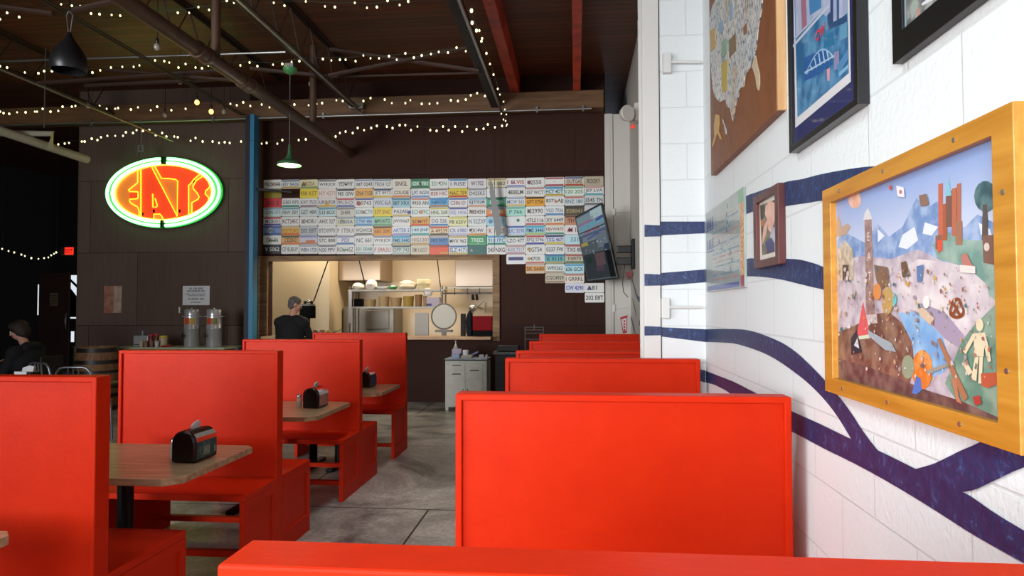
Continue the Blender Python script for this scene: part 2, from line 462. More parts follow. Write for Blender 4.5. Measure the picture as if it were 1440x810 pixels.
mb.box(XF+.035, XP-.035, PIER_Y+.006, PIER_Y+.2, 0, ZC, COLW)  # web
mb.box(XF, XP, PIER_Y+.2, PIER_Y+.216, 0, ZC, COLW)
wc = lambda u, v: PY(u, v, PIER_Y-.0135)
for a, b in ((316, 333), (385, 402), (458.5, 472), (506, 519)):
    band_on(mb, [(906.3, a), (930.5, a+1)], [(906.3, b), (930.5, b-.5)], wc, 3)
struct(mb, 'trim_2', None, origin=(0, 0, 0))
# far right wall
mb = MB(); mb.flat = True
mb.box(XW2, XW2+.2, PIER_Y+.28, YB+3, 0, ZC, FARW)
w2 = lambda u, v: PX(u, v, XW2-.002)
def px(l, s, ox, oy): return [(ox+x/s, oy+y/s) for x, y in l]
for top, bot in (([(395, 85), (425, 180), (455, 280), (490, 310), (535, 325)], [(398, 130), (420, 215), (445, 305), (480, 368), (535, 388)]),
                 ([(395, 300), (415, 360), (432, 440), (446, 535)], [(396, 310), (408, 375), (424, 450), (445, 540)]),
                 ([(372, 500), (395, 545), (415, 620), (436, 728)], [(372, 562), (388, 580), (402, 640), (430, 730)]),
                 ([(475, 570), (510, 578), (545, 600), (570, 620)], [(475, 628), (510, 640), (545, 655), (570, 665)])):
    band_on(mb, px(top, 8.1, 840, 380), px(bot, 8.1, 840, 380), w2, 12)
struct(mb, 'wall_right_far', None, origin=(0, 0, 0))
# far pier and its column
mb = MB(); mb.flat = True
mb.box(.46, XW2, YB-.02, YB+.25, 0, 4.55, FARW); struct(mb, 'trim_3', None, origin=(0, 0, 0))
mb = MB()
mb.box(.463, .585, YB-.05, YB-.02, 0, 4.55, FARW); mb.box(.50, .545, YB-.06, YB-.05, 0, 4.55, FARW); mb.box(.586, .592, YB-.0235, YB-.0195, 0, 4.55, mat('dark_gap', '#1a1a1a', .8))
struct(mb, 'trim_4', None, origin=(0, 0, 0))

# brown panelled back wall with the serving hatch
OX0, OX1, OZ0, OZ1 = -5.035, -1.318, 1.004, 2.285
XL = PY(111, 300, YB).x
mb = MB(); mb.flat = True
bxm = PY(350, 300, YB).x
mb.box(XL, bxm, YB, YB+.15, 0, ZC, BROWN_LIT); mb.box(bxm, OX0, YB, YB+.15, 0, ZC, BROWN); mb.box(OX1, .47, YB, YB+.15, 0, ZC, BROWN)
mb.box(OX0, OX1, YB, YB+.15, 0, OZ0, BROWN); mb.box(OX0, OX1, YB, YB+.15, OZ1, ZC, BROWN)
struct(mb, 'wall_back', BROWN, origin=(0, 0, 0))
mb = MB(); mb.box(XL-.012, XL, YB-.01, YB+.16, 0, ZC); struct(mb, 'trim_5', mat('edge_trim', '#6b5a48', .6), origin=(0, 0, 0))
# rough pine casing of the hatch
cy0 = YB-.05
for k, (a, b, c, d) in enumerate(((-5.19, -1.205, 2.27, 2.355), (-5.19, -5.035, 1.0, 2.27), (-1.318, -1.205, .98, 2.27))):
    mb = MB(); mb.box(a, b, cy0, YB+.0, c, d)
    struct(mb, 'trim_%d' % (6+k), PINE, bevel=.006)
# dark end of the left room, outer walls
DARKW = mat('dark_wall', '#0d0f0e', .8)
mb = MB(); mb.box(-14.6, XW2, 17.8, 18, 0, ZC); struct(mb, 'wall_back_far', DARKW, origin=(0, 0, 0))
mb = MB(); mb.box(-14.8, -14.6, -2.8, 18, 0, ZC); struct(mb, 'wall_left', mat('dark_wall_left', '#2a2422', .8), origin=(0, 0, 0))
# front wall: two big window openings (daylight comes in through them)
mb = MB()
FRW = mat('front_wall_grey', '#6a6561', .7)
for (a, b, c, d) in ((-14.6, -8.6, 0, ZC), (-4.6, -3.0, 0, ZC), (.3, XW, 0, ZC), (-8.6, -4.6, 0, .8), (-3.0, .3, 0, .7), (-8.6, -4.6, 3.6, ZC), (-3.0, .3, 3.2, ZC)):
    mb.box(a, b, -2.75, -2.6, c, d)
struct(mb, 'wall_front', FRW, origin=(0, 0, 0))
# kitchen shell
KY = 13.4
mb = MB(); mb.box(-5.9, .6, KY, KY+.1, 0, 3.3); struct(mb, 'wall_kitchen_back', mat('kitchen_tile', '#c9b596', .4), origin=(0, 0, 0))
kx = PY(463, 420, 12.1).x
mb = MB(); mb.box(-5.9, kx, 12.1, 12.2, 0, 3.3); struct(mb, 'wall_kitchen_left', CREAM, origin=(0, 0, 0))
mb = MB(); mb.box(kx-.1, kx, 12.2, KY, 0, 3.3); struct(mb, 'wall_kitchen_return', CREAM, origin=(0, 0, 0))
xk = PY(385, 420, 12.0).x
mb = MB(); mb.box(-5.9, xk-.35, YB+.16, 12.1, 0, 3.3); struct(mb, 'wall_kitchen_side', mat('kitchen_white', '#c9c9cb', .5), origin=(0, 0, 0))
mb = MB(); mb.box(-.9, -.8, YB+.16, KY, 0, 3.3); struct(mb, 'wall_kitchen_right', CREAM, origin=(0, 0, 0))
mb = MB(); mb.box(-5.9, .6, YB+.16, KY+.1, 3.3, 3.4); struct(mb, 'ceiling_kitchen', WHITEP, origin=(0, 0, 0))
# girder along the back wall
GIRD = wood('girder_wood', '#5a3e26', '#7d5a38', 2.0, 0, .6, 8)
mb = MB(); mb.box(-12.9, .44, 10.5, 10.74, 4.585, 4.86); struct(mb, 'trim_9', GIRD, origin=(0, 0, 0), bevel=.01)
# red purlins
REDSTEEL = mat('red_beam_paint', '#d04a2e', .45, noise=(3, '#8a2c1c', .45, .72))
for k, (a, b) in enumerate(((-1.01, -.87), (-.03, .085))):
    mb = MB(); mb.box(a, b, -2.55, 10.75, 4.862, 5.2); struct(mb, 'trim_%d' % (10+k), REDSTEEL, origin=(0, 0, 0), bevel=.01)
# blue steel column by the hatch
mb = MB(); mb.flat = True
bx0 = PY(345, 300, 10.35).x; bx1 = PY(351.5, 300, 10.35).x; bx2 = PY(357, 300, 10.35).x
mb.box(bx0, bx1, 10.33, 10.49, 0, 4.585, mat('navy_column', '#10182a', .5))
mb.box(bx1, bx2, 10.33, 10.49, 0, 4.585, mat('blue_column', '#2f86b4', .45))
struct(mb, 'trim_12', None, origin=(0, 0, 0))
# ================================================================== BOOTHS
T = .082
def booth(label, xl, xr, y, H, front, rear, group, seat=.475):
    """double bench: framed back panel with a seat on each side; front/rear = seat depth"""
    t = thing('restaurant_booth', ((xl+xr)/2, y+T/2, 0), label, 'booth', group)
    rim, rec = .021, .014
    mb = MB(); mb.box(xl+rim, xr-rim, y+rec, y+T-rec, seat-.06, H-rim); mb.build('back_board', RED, t)
    mb = MB()
    o_ = [(xl, 0), (xl, H), (xr, H), (xr, 0), (xr-rim, 0), (xr-rim, H-rim), (xl+rim, H-rim), (xl+rim, 0)]
    mb.prism([(a, y, b) for a, b in o_], (0, T, 0)); mb.build('back_frame', RED, t, bevel=.004)
    for sgn, dep in ((-1, front), (1, rear)):
        if not dep: continue
        ya, yb = (y-dep, y-.0005) if sgn < 0 else (y+T+.0005, y+T+dep)
        mb = MB(); mb.box(xl, xr, ya, yb, seat-.034, seat); mb.build('seat', RED, t, bevel=.004)
        yo = ya if sgn < 0 else yb
        for x0, x1 in ((xl, xl+.03), (xr-.03, xr)):
            mb = MB()
            out = x1 == xr
            xi = x1-.009 if out else x0+.009
            pa, pb = (xi, x0) if out else (xi, x1)
            mb.box(min(pa, pb), max(pa, pb), ya, yb, 0, seat-.0345)                     # recessed board
            fx0, fx1 = (x1-.009, x1) if out else (x0, x0+.009)
            for (a, b, c, d) in ((ya, ya+.045, 0, seat-.0345), (yb-.045, yb, 0, seat-.0345), (ya+.045, yb-.045, seat-.08, seat-.0345), (ya+.045, yb-.045, 0, .115)):
                mb.box(fx0, fx1, a, b, c, d)
            mb.build('end_panel', RED, t)
        mb = MB(); ym = yo+(.16 if sgn < 0 else -.16)
        mb.box(xl+.03, xr-.03, ym-.02, ym+.02, .09, .125); mb.build('stretcher', RED, t)
    return t
GL, GR = 'red booths along the aisle on the left', 'red booths along the white wall'
XLl, XLr, XRl, XRr = -2.832, -1.805, -.383, .650
booth('red painted wooden booth at the lower left edge, nearest on the left of the aisle', XLl, XLr, 2.43, 1.242, .42, .53, GL)
booth('second red wooden booth on the left of the aisle, between the two nearest wooden tables', XLl, XLr, 4.005, 1.242, .40, .44, GL)
booth('third red wooden booth from the camera on the left side of the aisle', XLl, XLr, 5.586, 1.236, .40, .43, GL)
booth('farthest red booth on the left of the aisle, single bench near the serving hatch', XLl, XLr, 7.139, 1.236, .45, 0, GL)
booth('nearest red booth, only its top edge cuts across the bottom of the photo', XRl, XRr, .703, 1.227, .42, .42, GR)
booth('large bright orange-red booth back filling the lower right, beside the navy striped wall', XRl, XRr, 2.15, 1.2275, .42, .42, GR)
booth('red booth behind the large bright one, ending in front of the white steel column', XRl, XRr, 3.68, 1.2275, .42, .05, GR)
booth('red booth seen as a thin strip just beyond the white steel column', XRl, XRr-.01, 4.345, 1.2265, .05, .42, GR)
booth('second farthest red booth along the right wall, its top rim lined dark', XRl, XRr+.03, 5.589, 1.226, .42, .42, GR)
booth('farthest red booth along the right wall, under the tilted television', XRl, XRr, 7.116, 1.226, .42, .42, GR)

# ================================================================== BOOTH TABLES with napkin dispensers and shakers
def booth_table(label, xl, xr, y0, y1, zt=.74):
    t = thing('booth_table', ((xl+xr)/2, (y0+y1)/2, 0), label, 'table', 'wooden tables between the left booths')
    c = .07
    pl = [(xl, y0), (xr-c, y0), (xr, y0+c), (xr, y1-c*.6), (xr-c*.6, y1), (xl, y1)]
    mb = MB(); mb.prism([(a, b, zt-.032) for a, b in pl], (0, 0, .032)); mb.build('tabletop', TABLEWOOD, t, bevel=.003)
    ym = (y0+y1)/2
    for x in (xl+.28, xr-.50):
        mb = MB(); mb.lathe([(.038, .03), (.038, zt-.033)], (x, ym, 0), 16); mb.build('column', BLACKM, t, smooth=True)
        mb = MB(); mb.box(x-.035, x+.035, ym-.26, ym+.26, 0.001, .035); mb.build('foot', BLACKM, t, bevel=.01)
    return t
booth_table('wooden table at the lower left edge, only one corner showing before the first booth', XLl+.05, -1.90, 1.42, 2.19)
booth_table('wooden table with a teal labelled napkin dispenser, between the first and second left booths', XLl+.05, -1.77, 2.90, 3.66)
booth_table('wooden table between the second and third left booths', XLl+.05, -1.82, 4.63, 5.43)
booth_table('small looking wooden table between the two farthest left booths', XLl+.05, -1.75, 5.98, 6.72)

LAB_TEAL = mat('label_teal', '#1f4a4c', .35, noise=(40, '#5f8a80', .5, .7))
LAB_PINK = mat('label_pink', '#a4776c', .4, noise=(40, '#c9a08f', .5, .7))
LAB_BLUE = mat('label_blue', '#26365c', .4, noise=(40, '#7d8aa6', .55, .7))
NAP = mat('napkin', '#d6d6d4', .8)
def dispenser(label, x, y, z, lab, group='black napkin dispensers on the booth tables', rot=0.0, w=.125, d=.195, h=.155, text=True, tilt=.3):
    t = thing('napkin_dispenser', (x, y, z), label, 'napkin dispenser', group)
    hw, hd = w/2, d/2
    prof = [(-hw, .004), (-hw, h*.62)]
    for k in range(1, 8):
        a = PI-PI*k/8; prof.append((hw*.98*math.cos(a), h*.62+h*.38*math.sin(a)))
    prof += [(hw, h*.62), (hw, .004)]
    mb = MB(); mb.prism([(x+a, y-hd, z+b) for a, b in prof], (0, d, 0)); mb.build('body', BLACKP, t, bevel=.008, smooth=True)
    for s in (1, -1):     # curved chrome face plates
        pl = [(s*hw, .018), (s*hw, h*.62)]
        for k in range(1, 4):
            a = PI/2*(k/4); pl.append((s*hw*math.cos(a)*.99, h*.62+h*.38*math.sin(a)))
        mb = MB(); nn = len(pl); e = .0035
        v = [(x+a*(1+.02), y-hd*.86, z+b+.001) for a, b in pl]+[(x+a*1.02, y+hd*.86, z+b+.001) for a, b in pl]
        v += [(x+a*1.02+s*e, y-hd*.86, z+b+e) for a, b in pl]+[(x+a*1.02+s*e, y+hd*.86, z+b+e) for a, b in pl]
        f = []
        for i in range(nn-1):
            f += [(i, i+1, nn+i+1, nn+i), (2*nn+i, 3*nn+i, 3*nn+i+1, 2*nn+i+1), (i, 2*nn+i, 2*nn+i+1, i+1), (nn+i, nn+i+1, 3*nn+i+1, 3*nn+i)]
        f += [(0, nn, 3*nn, 2*nn), (nn-1, 3*nn-1, 4*nn-1, 2*nn-1)]
        mb.add(v, f); p = mb.build('face_plate', CHROME, t)
        mb = MB(); xa = x+s*(hw*1.02+e+.0005)
        mb.box(min(xa, xa+s*.001), max(xa, xa+s*.001), y-hd*.83, y+hd*.83, z+.022, z+h*.655, lab)
        if text and s > 0:
            e2 = xa+.0014
            mb.face([(e2, y-.035, z+.03), (e2, y+.02, z+.03), (e2, y+.02, z+.075), (e2, y-.035, z+.075)], ink('#6f8676'))
            for q in ((-.012, .055), (-.024, .047), (.006, .044)): mb.face([(e2+.0003, y+q[0]-.007, z+q[1]-.004), (e2+.0003, y+q[0]+.007, z+q[1]-.004), (e2+.0003, y+q[0]+.004, z+q[1]+.008)], ink('#9aa28c'))
            mb.face([(e2, y+.058, z+.032), (e2, y+.07, z+.032), (e2, y+.07, z+.062), (e2, y+.058, z+.062)], ink('#8fa89a'))
        mb.flat = True
        mb.build('label_card', None, p)
    mb = MB()
    q = [(-.035, 0, h*.97), (.035, 0, h*.97), (.040, .01, h*1.12), (.012, .02, h*1.24), (-.022, .015, h*1.20), (-.04, 0, h*1.1)]
    q = [Vector((x+b_*.5-.012, y+a*tilt*3.2*.8+.01, z+c)) for a, b_, c in q]
    mb.prism(q, (.010, .004, .001)); mb.build('napkin', NAP, t)
    if rot: t.rotation_euler = (0, 0, rot)
    return t
dispenser('black napkin dispenser with a teal label card, nearest of the dispensers in the left booths', -1.92, 3.305, .74, LAB_TEAL, rot=-.05)
dispenser('black napkin dispenser with a pinkish label card, on the table before the third left booth', -2.00, 5.12, .74, LAB_PINK, text=False, rot=-.04)
dispenser('black napkin dispenser with a dark blue label card, on the farthest left booth table', -2.02, 6.48, .74, LAB_BLUE, text=False, rot=-.04)
GLASS = mat('clear_glass', '#e8eaea', .08, trans=.85)
def shaker(label, x, y, z, fill='#cfccc4', group='shakers beside the napkin dispensers'):
    t = thing('salt_shaker', (x, y, z), label, 'shaker', group)
    mb = MB(); mb.lathe([(.019, 0), (.021, .01), (.019, .07), (.016, .078)], (x, y, z), 14); mb.build('glass_jar', mat('shaker_glass'+fill[1:], fill, .2), t, smooth=True)
    mb = MB(); mb.lathe([(.018, .078), (.018, .09), (.012, .101), (.004, .104)], (x, y, z), 14); mb.build('lid', CHROME, t, smooth=True)
    return t
shaker('small glass shaker with a chrome lid, behind the teal labelled napkin dispenser', -2.045, 3.33, .74)
shaker('small glass shaker with a chrome lid, beside the pink labelled napkin dispenser', -2.125, 5.10, .74, '#b9a99a')

# ================================================================== ALUMINIUM CHAIRS, far table, white dispenser
def alu_chair(label, x, y, rz):
    t = thing('aluminium_chair', (x, y, 0), label, 'chair', 'aluminium chairs behind the left booths')
    w, zt, zs = .19, .865, .455
    WO[t.name] = Vector((0, 0, 0))
    # back hoop: two uprights joined by a rounded top rail (back at +y)
    pts = [(-w, .20, 0), (-w, .19, zs), (-w, .215, .70), (-w+.008, .235, zt-.06), (-w+.05, .24, zt-.012), (-w+.10, .242, zt), (0, .245, zt), (w-.10, .242, zt), (w-.05, .24, zt-.012), (w-.008, .235, zt-.06), (w, .215, .70), (w, .19, zs), (w, .20, 0)]
    mb = MB(); mb.tube(pts, .0135, 10); mb.build('back_hoop', ALU, t, smooth=True)
    for k in (-.055, 0, .055):
        mb = MB(); mb.tube([(k, .19, zs+.01), (k, .225, .70), (k, .243, zt)], .009, 8); mb.build('slat', ALU, t, smooth=True)
    mb = MB(); mb.box(-.20, .20, -.20, .21, zs-.012, zs+.008); mb.build('seat', ALU, t, bevel=.006)
    for s in (-1, 1):
        mb = MB(); mb.tube([(s*.185, -.18, zs-.012), (s*.195, -.20, 0)], .0135, 10); mb.build('leg', ALU, t, smooth=True)
        mb = MB(); mb.tube([(s*.187, -.19, .2), (s*.19, .195, .2)], .008, 8); mb.build('side_rail', ALU, t, smooth=True)
    mb = MB(); mb.tube([(-.187, -.188, .24), (.187, -.188, .24)], .008, 8); mb.build('front_rail', ALU, t, smooth=True)
    t.rotation_euler = (0, 0, rz)
    return t
p = PY(138, 512, 7.4); alu_chair('aluminium slat-back chair beside the whiskey barrel', p.x, p.y-.2, PI+.15)
p = PY(57, 506, 7.5); alu_chair('aluminium slat-back chair behind the white napkin dispenser, near the seated person', p.x+.05, p.y+.22, PI-.3)
t = thing('dining_table', (-5.2, 6.6, 0), 'dark dining table behind the nearest left booth, carrying the white napkin dispenser', 'table')
mb = MB(); mb.box(-6.1, -4.75, 6.25, 6.85, .705, .735); mb.build('tabletop', mat('dark_table', '#3a2c22', .4), t, bevel=.005)
mb = MB(); mb.lathe([(.035, .03), (.035, .704)], (-5.4, 6.55, 0), 14); mb.build('column', BLACKM, t, smooth=True)
mb = MB(); mb.lathe([(.26, 0), (.26, .015), (.05, .03)], (-5.4, 6.55, 0), 20); mb.build('base', BLACKM, t, smooth=True)
p = PY(38, 531, 6.5)
td = thing('napkin_dispenser', (p.x, p.y, .735), 'white napkin dispenser at the far left, on the table behind the nearest left booth', 'napkin dispenser')
x, y, z = p.x, p.y, .735
mb = MB(); mb.box(x-.085, x+.075, y-.05, y+.09, z+.001, z+.125); mb.build('body', BLACKP, td, bevel=.01)
mb = MB(); mb.box(x-.09, x+.045, y-.062, y-.0505, z+.004, z+.13); mb.build('face_plate', PAPER, td, bevel=.004)
mb = MB(); mb.prism([(x-.05, y-.01, z+.126), (x+.07, y-.01, z+.126), (x+.08, y-.005, z+.175), (x+.03, y, z+.188), (x-.045, y-.005, z+.165)], (0, .03, 0)); mb.build('napkin', NAP, td)
# ================================================================== PICTURES ON THE RIGHT WALL
def yz(u, v, X=.67): q = PX(u, v, X); return q.y, q.z
class Art(MB):
    """flat print on a plane facing -x; every layer lies a hair above the one before"""
    def __init__(s, X, step=.00004): super().__init__(); s.X = X; s.n = 0; s.inc = 1; s.step = step; s.flat = True
    def lay(s, pts, m):
        s.n += s.inc; x = s.X-s.n*s.step
        s.face([(x, a, b) for a, b in pts], m); return s
    def px(s, pts, m):
        return s.lay([yz(u, v, s.X) for u, v in pts], m)
    def blob(s, u, v, ru, rv, m, n=14, rot=0):
        return s.px([(u+ru*math.cos(2*PI*k/n+rot), v+rv*math.sin(2*PI*k/n+rot)) for k in range(n)], m)
def frame_parts(t, y0, y1, z0, z1, xf, w, m, names='frame', wy=None, back=XW):
    wy = wy or w
    mb = MB()
    v = []
    o_ = [(y0, z0), (y1, z0), (y1, z1), (y0, z1)]; i_ = [(y0+wy, z0+w), (y1-wy, z0+w), (y1-wy, z1-w), (y0+wy, z1-w)]
    for X in (xf, back-.001):
        v += [(X, a, b) for a, b in o_]+[(X, a, b) for a, b in i_]
    f = []
    for k in range(4):
        j = (k+1) % 4
        f += [(k, j, 4+j, 4+k), (8+j, 8+k, 12+k, 12+j), (k, 8+k, 8+j, j), (4+k, 4+j, 12+j, 12+k)]
    mb.add(v, f); return mb.build(names, m, t, bevel=.0015)
def art_noise(name, c1, c2, sc, lo=.4, hi=.62, rough=.5): return mat(name, c1, rough, noise=(sc, c2, lo, hi), coat=.35)
A = lambda h: mat('print_'+h[1:], h, .5, coat=.35, noise=(90, h, .3, .7))

# ---- the big jigsaw picture in an oak frame
FX = .668
y0, y1, z0, z1 = 1.106, 1.921, 1.275, 1.816
t = thing('framed_jigsaw_picture', (XW, (y0+y1)/2, z0), 'large busy jigsaw picture of a painted landscape in a golden oak frame with screws', 'framed picture')
frame_parts(t, y0, y1, z0, z1, FX, .040, OAK, 'oak_frame', .056)
for (a, b) in ((1.27, z1-.02), (1.55, z1-.02), (1.80, z1-.02), (1.27, z0+.02), (1.55, z0+.02), (1.80, z0+.02), (y0+.028, 1.40), (y0+.028, 1.68)):
    mb = MB(); mb.lathe([(.0045, -.0012), (.0045, .001)], (FX-.0006, a, b), 10, axis='x'); mb.build('screw', STEEL, t, smooth=True)
ax = Art(.684)
def cz(l): return [(1140+x/1.587, 130+y/1.588) for x, y in l]
iy0, iy1, iz0, iz1 = y0+.056, y1-.056, z0+.04, z1-.04
skym = mat('print_sky', '#8ea6d2', .5, coat=.35)
if True:
    n_ = skym.node_tree.nodes; l_ = skym.node_tree.links
    tc = n_.new('ShaderNodeTexCoord'); sp = n_.new('ShaderNodeSeparateXYZ'); rp = n_.new('ShaderNodeValToRGB')
    l_.new(tc.outputs['Generated'], sp.inputs[0]); l_.new(sp.outputs['Z'], rp.inputs['Fac'])
    rp.color_ramp.elements[0].position = .55; rp.color_ramp.elements[0].color = lin('#dfe2ea')
    rp.color_ramp.elements[1].position = 1.0; rp.color_ramp.elements[1].color = lin('#7f9bd0')
    l_.new(rp.outputs['Color'], n_['Principled BSDF'].inputs['Base Color'])
ax.lay([(iy0-.004, iz0-.004), (iy1+.004, iz0-.004), (iy1+.004, iz1+.004), (iy0-.004, iz1+.004)], skym)
ax.lay([(iy0-.004, iz0-.004), (iy1+.004, iz0-.004), (iy1+.004, iz0+.09), (iy0-.004, iz0+.12)], art_noise('print_foreground', '#55383a', '#7d6058', 26))
P_ = lambda pts, m: ax.px(cz(pts), m)
P_([(50, 340), (75, 312), (95, 322), (120, 335), (150, 292), (175, 322), (205, 300), (236, 236), (262, 256), (288, 240), (322, 300), (345, 300), (372, 272), (412, 292), (414, 420), (50, 420)], art_noise('print_mountain', '#6f8dbd', '#a4b7d6', 26))
for q in ([(205, 318), (232, 300), (240, 330), (215, 350), (196, 345)], [(150, 305), (165, 320), (150, 335)], [(375, 290), (400, 305), (405, 320), (380, 318)], [(255, 290), (285, 300), (270, 320), (250, 315)]):
    P_(q, A('#dfe3ec'))
P_([(50, 385), (110, 365), (180, 372), (240, 350), (300, 380), (414, 440), (420, 500), (424, 722), (300, 690), (180, 660), (50, 625)], art_noise('print_ground', '#a99aa8', '#d0c4c8', 22))
P_([(272, 340), (300, 310), (350, 330), (414, 330), (418, 470), (385, 440), (330, 385), (284, 372)], art_noise('print_hill', '#6f948a', '#9cb3a6', 20))
P_([(335, 560), (365, 520), (418, 468), (426, 735), (330, 695), (300, 650)], art_noise('print_meadow', '#5f8674', '#8ea692', 20))
P_([(160, 425), (240, 372), (300, 378), (350, 390), (395, 430), (400, 470), (345, 545), (300, 548), (265, 500), (185, 470)], art_noise('print_path', '#c3b5bd', '#e0d6d6', 18))
P_([(245, 470), (300, 490), (345, 545), (330, 570), (300, 550), (262, 510)], A('#a394aa'))
P_([(196, 492), (238, 490), (265, 515), (295, 545), (308, 590), (300, 625), (262, 640), (232, 600), (224, 555)], art_noise('print_pond', '#74a4d4', '#9cc2e2', 16))
P_([(50, 540), (100, 520), (145, 495), (175, 490), (205, 515), (228, 560), (232, 615), (222, 650), (255, 680), (180, 664), (50, 622)], art_noise('print_mound', '#6d463b', '#94705c', 24))
P_([(50, 590), (120, 610), (200, 640), (260, 665), (340, 690), (424, 728), (424, 742), (300, 702), (170, 664), (50, 628)], art_noise('print_foreground', '#55383a', '#7d6058', 26))
# sky ball, watch tower with letters, stepped hat castle, trees
ax.blob(*cz([(99, 240)])[0], 9, 12, art_noise('print_peach', '#e0a98f', '#f0c8b4', 30))
P_([(121, 282), (136, 278), (144, 495), (124, 497)], art_noise('print_tower', '#8a6b66', '#a88a82', 60))
P_([(118, 285), (121, 270), (128, 258), (134, 270), (138, 283)], A('#d8d4d4'))
P_([(119, 497), (148, 495), (150, 515), (118, 518)], A('#c9b8b4'))
for k, ch in enumerate('EATS'):
    c = cz([(129.5+k*1.3, 322+k*44)])[0]; yy, zz = yz(*c, ax.X)
    ax.n += 1
    put_text(ax, ch, (ax.X-ax.n*ax.step, yy, zz), (0, -1, 0), (0, 0, 1), .020, A('#ded6d2'))
P_([(50, 320), (56, 300), (62, 270), (70, 300), (84, 292), (90, 300), (80, 318), (64, 322)], A('#b89c86'))
P_([(60, 372), (62, 350), (78, 330), (94, 350), (97, 372), (97, 420), (60, 420)], art_noise('print_dome', '#b3a08a', '#d6c8b4', 50))
P_([(72, 385), (86, 385), (86, 420), (72, 420)], A('#5d4a42'))
for (a, b, c, d, h) in ((286, 205, 296, 330, '#c0664c'), (296, 250, 306, 330, '#a85a3c'), (303, 222, 317, 300, '#7a5348'), (317, 215, 327, 320, '#b8684c'), (328, 205, 337, 300, '#b06a50'), (280, 320, 295, 350, '#8c5f4c'), (325, 290, 340, 340, '#a07058')):
    P_([(a, b), (c, b-3), (c, d), (a, d)], A(h))
P_([(302, 232), (309, 190), (316, 230)], A('#7fc0cc'))
P_([(284, 330), (296, 328), (296, 352), (286, 358)], A('#d8553a'))
ax.blob(*cz([(392, 232)])[0], 16, 22, art_noise('print_tree', '#37565e', '#5f7f80', 40))
P_([(386, 250), (396, 250), (398, 330), (384, 330)], A('#58504a'))
P_([(385, 320), (410, 318), (412, 385), (388, 380)], A('#7d5c50'))
ax.blob(*cz([(395, 345)])[0], 4, 6, A('#d8c8bc'))
# melon slice, iron, egg, pretzel, wooden figure, leaning beam, blue cloth, cart
P_([(118, 468), (134, 540), (104, 545)], A('#df5a5e')); P_([(103, 545), (134, 540), (134, 549), (104, 552)], A('#d0dcc0'))
P_([(92, 548), (104, 530), (114, 568), (116, 580), (92, 586)], A('#2f2f3a')); P_([(98, 565), (106, 548), (110, 572)], A('#d6d6da'))
ax.blob(*cz([(251, 619)])[0], 15, 28, art_noise('print_egg', '#d8752a', '#eda25c', 30))
ax.blob(*cz([(219, 613)])[0], 9, 17, A('#8f9a80'))
P_([(228, 672), (238, 632), (248, 640), (250, 665), (238, 674)], A('#4a76c0'))
for k in range(24):
    a = 2*PI*k/24; b = 2*PI*(k+1)/24
    q = cz([(329, 482)])[0]
    def pr_(a, r): return (q[0]+(10+2*math.sin(3*a))*r*math.cos(a), q[1]+(17+2*math.cos(2*a))*r*math.sin(a))
    ax.px([pr_(a, 1), pr_(b, 1), pr_(b, .68), pr_(a, .68)], A('#8a4a2a'))
P_([(318, 470), (322, 466), (340, 498), (335, 502)], A('#8a4a2a')); P_([(340, 468), (336, 465), (317, 496), (322, 500)], A('#8a4a2a'))
W_ = A('#e2cfae')
ax.blob(*cz([(381, 519)])[0], 5.5, 9, W_)
for q in ([(368, 538), (394, 536), (390, 590), (369, 588)], [(366, 538), (372, 545), (350, 585), (344, 578)], [(394, 540), (402, 570), (407, 600), (400, 602), (390, 560)], [(371, 590), (379, 590), (374, 645), (362, 640)], [(381, 590), (389, 590), (386, 650), (378, 650)], [(344, 606), (352, 600), (366, 625), (356, 632)]):
    P_(q, W_)
P_([(286, 552), (293, 548), (355, 680), (345, 690)], A('#a8704f'))
P_([(262, 622), (305, 605), (308, 612), (265, 630)], A('#9a9488')); P_([(318, 640), (328, 636), (335, 680), (342, 696), (330, 690)], A('#b8785a'))
P_([(384, 628), (420, 625), (424, 650), (400, 660), (386, 655)], A('#b9583c')); P_([(366, 680), (382, 676), (386, 694), (372, 700)], A('#a83a34'))
P_([(340, 365), (352, 358), (362, 380), (372, 392), (345, 396)], A('#b9766a')); P_([(338, 385), (372, 388), (372, 404), (338, 402)], A('#e0d6d0'))
P_([(205, 380), (216, 376), (226, 410), (208, 414)], A('#6a4f3c')); P_([(240, 388), (256, 384), (252, 422), (242, 424)], A('#5a78a8'))
P_([(240, 480), (258, 482), (280, 505), (272, 520), (250, 500)], A('#d2b89c')); ax.blob(*cz([(262, 468)])[0], 5, 9, A('#e8e2dc'))
P_([(145, 385), (175, 390), (180, 430), (160, 440), (150, 420)], A('#7a5c48')); ax.blob(*cz([(152, 445)])[0], 6, 12, A('#d88a4a')); ax.blob(*cz([(188, 462)])[0], 5, 10, A('#6ac0c0'))
ax.blob(*cz([(175, 465)])[0], 8, 20, A('#c09a5a')); P_([(130, 530), (185, 560), (195, 580), (170, 575), (135, 545)], A('#a0a8b0'))
P_([(195, 208), (212, 212), (214, 234), (198, 232)], A('#e9e4e6')); P_([(246, 230), (262, 226), (268, 250), (250, 254)], A('#8a6a58'))
ax.blob(*cz([(205, 222)])[0], 2, 3, A('#c06a6a')); ax.blob(*cz([(182, 212)])[0], 2, 3.5, A('#c8504a'))
random.seed(7)
pal = ['#b9a49a', '#cfc0ba', '#a09098', '#8c7a74', '#d6ccc8', '#c8b8b4', '#a87a68', '#c8a080', '#d8cabc', '#7a8a6a', '#b86a4c', '#caa24c', '#e0d4cc', '#94605a', '#4c6c74']
